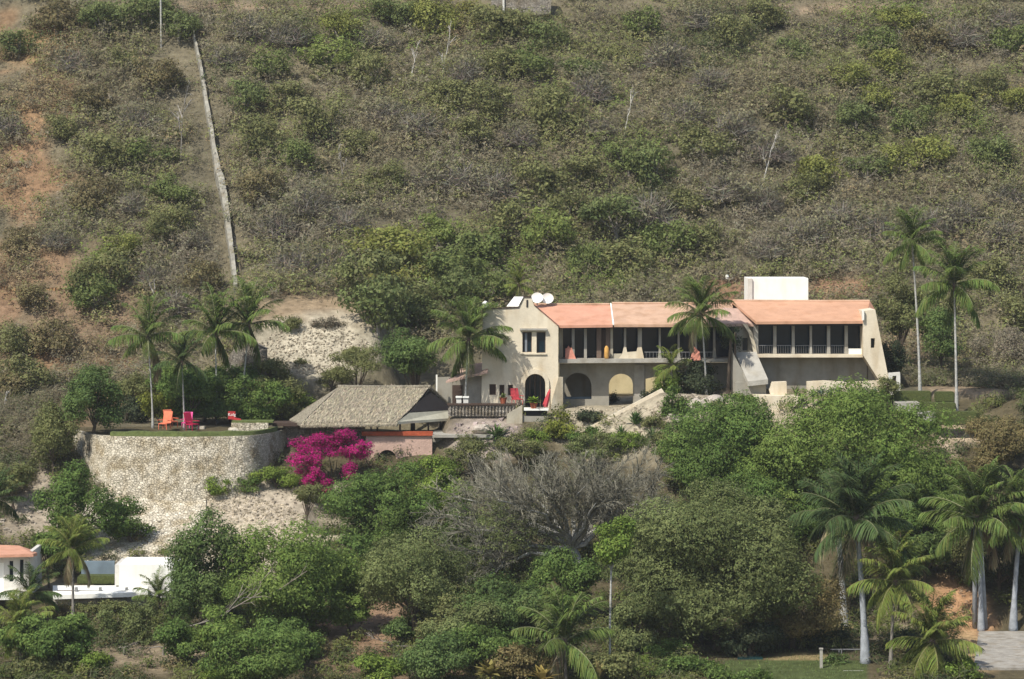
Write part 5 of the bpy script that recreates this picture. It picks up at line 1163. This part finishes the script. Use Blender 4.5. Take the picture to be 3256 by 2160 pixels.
# ================================================================== hillside scrub and undergrowth
def inell(u, v, e): return ((u-e[0])/e[2])**2+((v-e[1])/e[3])**2 < 1
BARE = [(100, 480, 80, 120), (80, 660, 45, 70), (1015, 1120, 185, 95), (1010, 1010, 150, 40), (620, 1700, 420, 150), (820, 1600, 200, 70), (1990, 1330, 200, 90), (2220, 1320, 120, 80), (2480, 1310, 100, 60),
        (1150, 1990, 130, 80), (3055, 1960, 75, 90), (3090, 2090, 60, 50), (2650, 925, 110, 26), (2310, 930, 60, 30), (3070, 1380, 110, 40), (1550, 1370, 90, 60), (2160, 2048, 45, 22), (520, 2080, 150, 30), (150, 1600, 100, 90)]
def rectm(u, v, a, b, c, d): return (u > a) & (u < b) & (v > c) & (v < d)
pu = np.array([p[0] for p in pathv]); pv = np.array([p[1] for p in pathv])
def clumps(n, ylo, yhi, ulo, uhi, field, name, label, cat, per, r0, r1, hill=True, leafs=.22):
    y = rng.uniform(ylo, yhi, n*2); u = rng.uniform(ulo, uhi, n*2); x = (u-U0)/F*y
    g = gz(x, y); v = V0-(g-CZ)*F/y
    ok = np.ones(len(u), bool)
    for e in BARE: ok &= ~(inell(u, v, e) & (rng.random(len(u)) < .88))
    if hill:
        pw_ = np.interp(v, pv, pu); ok &= ~((np.abs(u-pw_+14) < 44) & (v > 60) & (v < 1010))
        ok &= ~((np.abs(v-18) < 16) & (rng.random(len(u)) < .6)); ok &= ~(rectm(u, v, 1540, 1780, -10, 70))
        ok &= ~((u < 250) & (fbm(x, y, 5, 14) > .46) & (rng.random(len(u)) < .8)); ok &= ~((y < 266) & (u > 780) & (u < 2800))
    else:
        ok &= ~(rectm(u, v, 1375, 2830, 0, 1300)) & ~((u > 2225) & (u < 2765) & (y < 217) & (v > 2070)) & ~((u > 3080) & (y < 216)) & ~((y > wall_y(u)-1.5) & (u < 1050) & (u > 215)) & ~rectm(u, v, 1000, 1460, 0, 1440) & ~rectm(u, v, 2840, 3115, 1230, 1350)
        ok &= ~((u > 150) & (u < 570) & (y > 214) & (y < 224)) & ~((u < 150) & (y > 211) & (y < 224))
    y = y[ok][:n]; u = u[ok][:n]; x = x[ok][:n]; g = g[ok][:n]; v = v[ok][:n]; n = len(y)
    r = rng.uniform(r0, r1, n)*(1 if not hill else (.8+.5*fbm(x, y, 7, 31)))
    cls, tw = field(u, v, x, y)                     # colour per clump, share of twigs
    k = per; idx_ = np.repeat(np.arange(n), k); m = len(idx_)
    d = rdir(m); d[:, 2] = np.abs(d[:, 2])*.9+.05
    q = rng.random(m)**.45
    C = np.stack([x, y, g], -1)[idx_]+d*(r[idx_]*q)[:, None]*np.array([1.15, 1.0, 1.05])+np.array([0, 0, .15])
    sid = (np.arange(m)//4)*4; C = C[sid]+rng.normal(size=(m, 3))*.13; d = d[sid]
    istw = rng.random(m) < tw[idx_]
    N = unit(d*1.2+rdir(m)[sid]*.4+rdir(m)*.4+np.array([0, -.1, .5])); Td = unit(d+rdir(m)*.55+np.array([0, 0, .5]))
    Ln = np.where(istw, rng.uniform(.35, .95, m), leafs*rng.uniform(.6, 1.4, m)); Wd = np.where(istw, rng.uniform(.03, .06, m), Ln*.55)
    T_ = np.where(istw[:, None], Td, rdir(m))
    V = leaf_quads(C, N, Ln, Wd, T_, tri=True)
    c = cls[idx_]*(1+.13*rng.uniform(-1, 1, (m, 1)))*(1+.22*rng.uniform(-1, 1, (m, 1)))[sid]*(1+.09*rng.uniform(-1, 1, (m, 3)))
    tcol = np.array([.255, .222, .16])*rng.uniform(.55, 1.3, (m, 1))
    c = np.where(istw[:, None], tcol*.6+c*.4, c)
    o = link_mesh(name, quads_mesh(name, V, np.clip(c, .004, .85), 3), 'leaf'); return tag(o, label, cat, kind='stuff')
PAL = np.array([(.25, .222, .125), (.215, .225, .085), (.28, .222, .12), (.175, .22, .06), (.26, .235, .16), (.10, .115, .050), (.24, .235, .06)])
HOT = [  # photo regions with their own hue: u, v, ru, rv, palette index
 (1060, 120, 130, 110, 3), (1380, 60, 150, 60, 6), (1700, 90, 150, 60, 1), (1900, 170, 200, 80, 1), (1500, 320, 260, 110, 1), (900, 210, 90, 50, 3), (700, 300, 120, 60, 5), (930, 380, 120, 90, 1), (1290, 1000, 120, 80, 5),
 (1400, 850, 160, 110, 3), (1260, 880, 110, 110, 6), (1650, 880, 70, 70, 3), (1900, 880, 120, 90, 3), (500, 600, 110, 120, 1), (380, 800, 90, 60, 3), (300, 880, 110, 80, 3), (640, 820, 110, 90, 4), (950, 700, 160, 120, 4), (1450, 560, 160, 130, 4),
 (2000, 500, 120, 90, 3), (1950, 620, 160, 90, 1), (2050, 690, 130, 80, 5), (2450, 320, 220, 140, 0), (2750, 220, 160, 90, 1), (2850, 60, 180, 60, 3), (2750, 400, 110, 60, 5), (3000, 330, 120, 80, 1), (3130, 480, 80, 100, 3), (2600, 600, 90, 60, 6),
 (2500, 760, 200, 100, 4), (2350, 520, 180, 120, 4), (2900, 620, 260, 90, 0), (3200, 330, 90, 60, 6), (100, 100, 140, 70, 5), (420, 60, 180, 60, 5), (120, 300, 130, 110, 2), (60, 900, 160, 150, 2), (250, 1050, 220, 120, 2), (3100, 1000, 200, 120, 1),
 (2300, 130, 180, 90, 5), (2100, 300, 130, 90, 0), (1200, 470, 170, 90, 0), (1750, 430, 180, 90, 1), (760, 560, 120, 90, 0), (250, 460, 120, 80, 1), (350, 300, 140, 90, 0)]
def hfield(u, v, x, y):
    n = len(u); w = np.zeros((n, len(PAL)))
    w[:, 0] += .5+1.1*fbm(x, y, 8, 3); w[:, 1] += .45+1.1*fbm(x, y, 7, 13); w[:, 2] += .8*fbm(x, y, 6, 23)+.5*smooth(700, 0, u); w[:, 3] += .12+.6*fbm(x, y, 6, 33)*(u > 800); w[:, 4] += .3+.9*fbm(x, y, 9, 43); w[:, 5] += .3; w[:, 6] += .08
    w = w**3
    for (a, b, ru, rv, k) in HOT: w[:, k] += 5*np.clip(1.2-((u-a)/ru)**2-((v-b)/rv)**2, 0, 1)
    w /= w.sum(1, keepdims=True); pick = (w.cumsum(1) > rng.random((n, 1))).argmax(1)
    cls = PAL[pick]*rng.uniform(.8, 1.2, (n, 1)); tw = np.array([.42, .22, .3, .08, .62, .1, .1])[pick]
    return cls, tw
clumps(7000, 258, 337, -950, 4250, hfield, 'hillside_scrub', 'dense dry tropical scrub covering the whole hillside', 'scrub', 216, 1.0, 2.7, leafs=.23)
def ffield(u, v, x, y):
    n = len(u); P2 = np.array([(.105, .13, .036), (.15, .165, .05), (.075, .095, .036), (.19, .16, .075)]); k = (fbm(x, y, 5, 8)*5.2-.8).astype(int) % 4; k = np.where(rng.random(n) < .3, rng.integers(0, 4, n), k)
    return P2[k]*rng.uniform(.8, 1.2, (n, 1)), np.full(n, .12)
def ffield2(u, v, x, y):
    n = len(u); P2 = np.array([(.13, .14, .055), (.19, .17, .10), (.09, .11, .045), (.22, .18, .10)]); k = (fbm(x, y, 5, 18)*5.2-.8).astype(int) % 4; k = np.where(rng.random(n) < .3, rng.integers(0, 4, n), k)
    return P2[k]*rng.uniform(.8, 1.2, (n, 1)), np.full(n, .35)
clumps(2000, 190, 245, -800, 4050, ffield, 'undergrowth', 'low green undergrowth filling the ground between the trees', 'undergrowth', 230, .5, 1.15, hill=False, leafs=.18)
clumps(640, 247, 263, 2830, 4100, ffield2, 'undergrowth', 'dull brown and olive brush behind the tall right palms', 'undergrowth', 230, .6, 1.4, hill=False, leafs=.18)
clumps(520, 234, 263, -350, 430, ffield2, 'undergrowth', 'dull brown and olive brush left of the palm terrace', 'undergrowth', 230, .6, 1.5, hill=False, leafs=.18)
# grass tufts on the lawn, path edges and dry slope
tu = rng.uniform(2235, 2755, 2600); ty = rng.uniform(193.5, 212, 2600); tx = (tu-U0)/F*ty; C = np.stack([tx, ty, gz(tx, ty)+.05], -1)
V = leaf_quads(C, rdir(2600), .22, .05, unit(rdir(2600)*.4+np.array([0, 0, 1])), tri=True)
tag(link_mesh('lawn_grass', quads_mesh('lawn_grass', V, shade_var(2600, (.15, .20, .07)), 3), 'leaf'), 'short green lawn grass in the bottom right', 'grass', kind='stuff')

# ---------------------------------------------------------------- individual hillside bushes and trees
KINDS = {'grey': ('grey leafless bush', (.20, .18, .13), (.25, .225, .165)), 'olive': ('olive green bush', *GREENS['olive']), 'green': ('leafy green bush', *GREENS['mango']),
         'bright': ('bright green bush', *GREENS['lime']), 'yellow': ('yellow green bush', *GREENS['yellow']), 'brown': ('rusty brown bush', (.17, .125, .07), (.26, .18, .10)), 'dark': ('dark green tree', *GREENS['deep']), 'tree': ('broad olive tree', *GREENS['greygreen'])}
proto = {}
def make_bush(kind, var):
    lab, c1, c2 = KINDS[kind]; c1 = np.array(c1)*.55+np.array([.19, .19, .08])*.45; c2 = np.array(c2)*.6+np.array([.22, .22, .10])*.4; r = np.random.default_rng(hash_(kind, var))
    t = bpy.data.objects.new('hillside_tree' if kind in ('dark', 'tree') else 'hillside_bush', None)
    V, C, LC = crown_arrays(1.0, .9, .8, 3000 if kind != 'grey' else 2200, .125, c1, c2, lobes=24, seed=hash_(kind, var), gap=.42)
    V = V+np.array([0, 0, .78])
    if kind == 'grey':
        n = 900; d = rdir(n); d[:, 2] = np.abs(d[:, 2]); Cc = d*rng.uniform(.3, 1.0, (n, 1))+np.array([0, 0, .15]); V2 = leaf_quads(Cc, rdir(n), .5, .028, unit(d+rdir(n)*.35))
        keep = rng.random(len(V)) < .35; V = np.concatenate([V[keep], V2]); C = np.concatenate([C[keep], shade_var(n, (.24, .215, .17))])
    cm = quads_mesh('crown', V, C); cm.materials.append(MATS['leaf'])
    WLOC['_p'] = Vector((0, 0, 0)); m = MB()
    m.tube([(0, 0, -.3), (.03, 0, .3), (0, .02, .75)], [.07, .055, .02], 6)
    for i in range(6): m.tube([(.02, 0, .2), tuple(LC[i]*.5+np.array([0, 0, .5])), tuple(LC[i]*.95+np.array([0, 0, .78]))], [.04, .025, .01], 4, cap=False)
    o = m.build('trunk', 'grey_trunk', base=(0, 0, 0)); tm = o.data; bpy.data.objects.remove(o)
    return t, cm, tm
def hash_(k, v): return sum(ord(c)*(i+3) for i, c in enumerate(k)) % 90+v*7
HB = [ # u, v(centre), r px, kind
 (1075, 95, 62, 'yellow'), (1040, 190, 48, 'bright'), (1385, 75, 60, 'yellow'), (1230, 40, 60, 'dark'), (1300, 70, 50, 'dark'), (1560, 110, 55, 'olive'), (1650, 95, 60, 'olive'), (1745, 140, 62, 'dark'), (1700, 215, 55, 'green'), (1600, 215, 50, 'olive'),
 (1480, 240, 55, 'grey'), (1200, 120, 60, 'grey'), (1180, 250, 60, 'olive'), (1420, 310, 60, 'olive'), (1560, 330, 65, 'olive'), (1880, 290, 55, 'grey'), (1850, 240, 50, 'dark'), (2040, 90, 62, 'green'), (2120, 180, 60, 'grey'), (2230, 60, 55, 'grey'),
 (2330, 120, 62, 'olive'), (2260, 250, 60, 'grey'), (2420, 60, 55, 'olive'), (2520, 180, 60, 'dark'), (2640, 110, 55, 'grey'), (2700, 250, 45, 'yellow'), (2790, 150, 60, 'green'), (2860, 80, 50, 'yellow'), (2840, 225, 42, 'yellow'), (2960, 150, 55, 'brown'),
 (3060, 110, 60, 'grey'), (3190, 60, 60, 'grey'), (3210, 150, 42, 'green'), (3230, 330, 50, 'yellow'), (3140, 290, 60, 'olive'), (3000, 300, 58, 'olive'), (2800, 330, 55, 'yellow'), (2720, 390, 68, 'dark'), (2900, 400, 60, 'green'), (3150, 500, 62, 'dark'),
 (3040, 360, 55, 'yellow'), (2960, 500, 50, 'yellow'), (2760, 545, 45, 'dark'), (2860, 520, 55, 'yellow'), (2610, 560, 46, 'yellow'), (2560, 620, 55, 'olive'), (2440, 480, 55, 'grey'), (2330, 400, 65, 'grey'), (2500, 350, 65, 'olive'), (2180, 360, 60, 'grey'), (2240, 470, 60, 'olive'),
 (2000, 510, 62, 'green'), (2080, 560, 60, 'dark'), (1900, 400, 55, 'grey'), (1780, 380, 62, 'olive'), (1650, 430, 60, 'grey'), (1500, 430, 60, 'olive'), (1330, 400, 62, 'grey'), (1240, 350, 55, 'grey'), (1150, 460, 58, 'olive'), (1480, 560, 68, 'grey'), (1580, 600, 60, 'grey'),
 (1350, 560, 60, 'grey'), (1230, 580, 55, 'olive'), (1700, 600, 62, 'olive'), (1830, 560, 60, 'olive'), (1960, 700, 72, 'dark'), (2070, 680, 60, 'grey'), (2180, 650, 60, 'olive'), (2300, 600, 62, 'grey'), (2420, 640, 65, 'grey'), (2560, 740, 68, 'grey'), (2440, 790, 62, 'grey'), (2680, 700, 62, 'grey'),
 (2790, 730, 66, 'grey'), (2250, 780, 60, 'olive'), (2120, 790, 62, 'green'), (1990, 830, 66, 'olive'), (1860, 840, 62, 'green'), (1740, 760, 60, 'bright'), (1800, 690, 55, 'olive'), (1640, 730, 60, 'olive'), (1540, 800, 62, 'green'), (1440, 860, 66, 'green'), (1390, 760, 60, 'bright'), (1250, 800, 74, 'yellow'),
 (1180, 900, 72, 'tree'), (1280, 940, 76, 'tree'), (1200, 1000, 70, 'dark'), (1340, 1010, 66, 'dark'), (1450, 960, 60, 'dark'), (1560, 930, 60, 'green'), (1100, 700, 62, 'grey'), (990, 640, 62, 'grey'), (880, 720, 62, 'grey'), (1050, 830, 62, 'grey'), (930, 850, 60, 'grey'), (840, 610, 58, 'brown'),
 (820, 470, 60, 'olive'), (940, 500, 58, 'green'), (1000, 400, 55, 'olive'), (900, 320, 58, 'olive'), (780, 330, 68, 'dark'), (860, 220, 52, 'green'), (720, 180, 55, 'grey'), (800, 90, 58, 'grey'), (920, 110, 55, 'grey'), (450, 60, 66, 'dark'), (570, 90, 48, 'dark'), (330, 80, 60, 'dark'),
 (180, 60, 60, 'brown'), (60, 150, 58, 'dark'), (230, 200, 52, 'grey'), (400, 210, 55, 'olive'), (500, 250, 52, 'brown'), (300, 330, 58, 'brown'), (440, 380, 55, 'grey'), (200, 420, 50, 'olive'), (330, 500, 60, 'olive'), (470, 500, 55, 'green'), (560, 620, 62, 'green'), (420, 650, 58, 'grey'), (290, 640, 56, 'brown'),
 (540, 730, 60, 'olive'), (390, 790, 58, 'yellow'), (320, 890, 70, 'olive'), (300, 950, 60, 'green'), (480, 880, 58, 'grey'), (180, 760, 52, 'grey'), (60, 780, 50, 'brown'), (110, 960, 56, 'brown'), (640, 900, 55, 'brown'), (560, 960, 50, 'grey'), (40, 1100, 60, 'olive'), (170, 1090, 55, 'brown'), (620, 760, 46, 'grey'),
 (3060, 680, 66, 'grey'), (3180, 740, 66, 'grey'), (2960, 700, 60, 'grey'), (3160, 900, 62, 'olive'), (3230, 1000, 60, 'olive'), (3200, 620, 60, 'grey'), (20, 400, 50, 'grey'), (30, 1300, 60, 'brown'), (90, 1210, 55, 'olive')]
COLS = [(300, 'by the orange earth'), (640, 'left of the pale wall'), (1000, 'right of the pale wall'), (1400, 'above the thatched hut'), (1800, 'above the gabled tower'), (2250, 'above the tiled loggia'), (2650, 'above the white block'), (2950, 'above the tall palms'), (9999, 'at the right edge')]
ROWS = [(170, 'near the hilltop'), (430, 'high on the hill'), (700, 'halfway up the hill'), (9999, 'low on the hill')]
ORD = ['leftmost', 'second from left', 'third from left', 'fourth from left', 'fifth from left', 'sixth from left']
cells = {}
for (u, v, r, k) in HB:
    c = next(n for a, n in COLS if u < a); w = next(n for a, n in ROWS if v < a); cells.setdefault((KINDS[k][0], w, c), []).append((u, v, r, k))
GN = {'grey': 'grey leafless bushes on the hillside', 'olive': 'olive green bushes on the hillside', 'green': 'leafy green bushes on the hillside', 'bright': 'bright green bushes on the hillside', 'yellow': 'yellow green bushes on the hillside', 'brown': 'rusty bushes on the hillside', 'dark': 'dark green trees on the hillside', 'tree': 'broad olive trees on the hillside'}
for (kn, w, c), lst in cells.items():
    lst.sort()
    for i, (u, v, r, k) in enumerate(lst):
        r = r*rng.uniform(1.05, 1.6)
        var = (int(u)+int(v)) % 3
        if (k, var) not in proto: proto[(k, var)] = make_bush(k, var)
        p0, cm, tm = proto[(k, var)]
        y = ground_y(u, v+r*.55, 255); x = X(u, y)
        o = bpy.data.objects.new(p0.name.split('.')[0], None); COL.objects.link(o); o.location = (x, y, float(gz(x, y))); s = r*y/F
        o.rotation_euler = (0, 0, rng.uniform(0, 6.28)); o.scale = (s*rng.uniform(.95, 1.25), s, s*rng.uniform(.8, 1.1))
        lab = '%s %s %s' % (kn, w, c)
        if len(lst) > 1: lab += ', '+ORD[i]
        tag(o, lab, 'tree' if k in ('dark', 'tree') else 'bush', GN[k])
        for nm, me_ in (('crown', cm), ('trunk', tm)):
            ch = bpy.data.objects.new(nm, me_); COL.objects.link(ch); ch.parent = o
# ------------------------------------------------------------------ thin sea haze between the viewer and the hill
m = bpy.data.materials.new('haze'); m.use_nodes = True; nt = m.node_tree; nt.nodes.clear()
out = nt.nodes.new('ShaderNodeOutputMaterial'); pv_ = nt.nodes.new('ShaderNodeVolumePrincipled')
pv_.inputs['Color'].default_value = (.90, .91, .92, 1); pv_.inputs['Density'].default_value = .00013; pv_.inputs['Anisotropy'].default_value = .2
nt.links.new(pv_.outputs[0], out.inputs['Volume']); MATS['haze'] = m
hz = MB().box(-130, 130, -3, 450, 12.0, 150.0).build('haze', 'haze'); tag(hz, kind='stuff')
scene.cycles.volume_bounces = 0; scene.cycles.volume_max_steps = 64
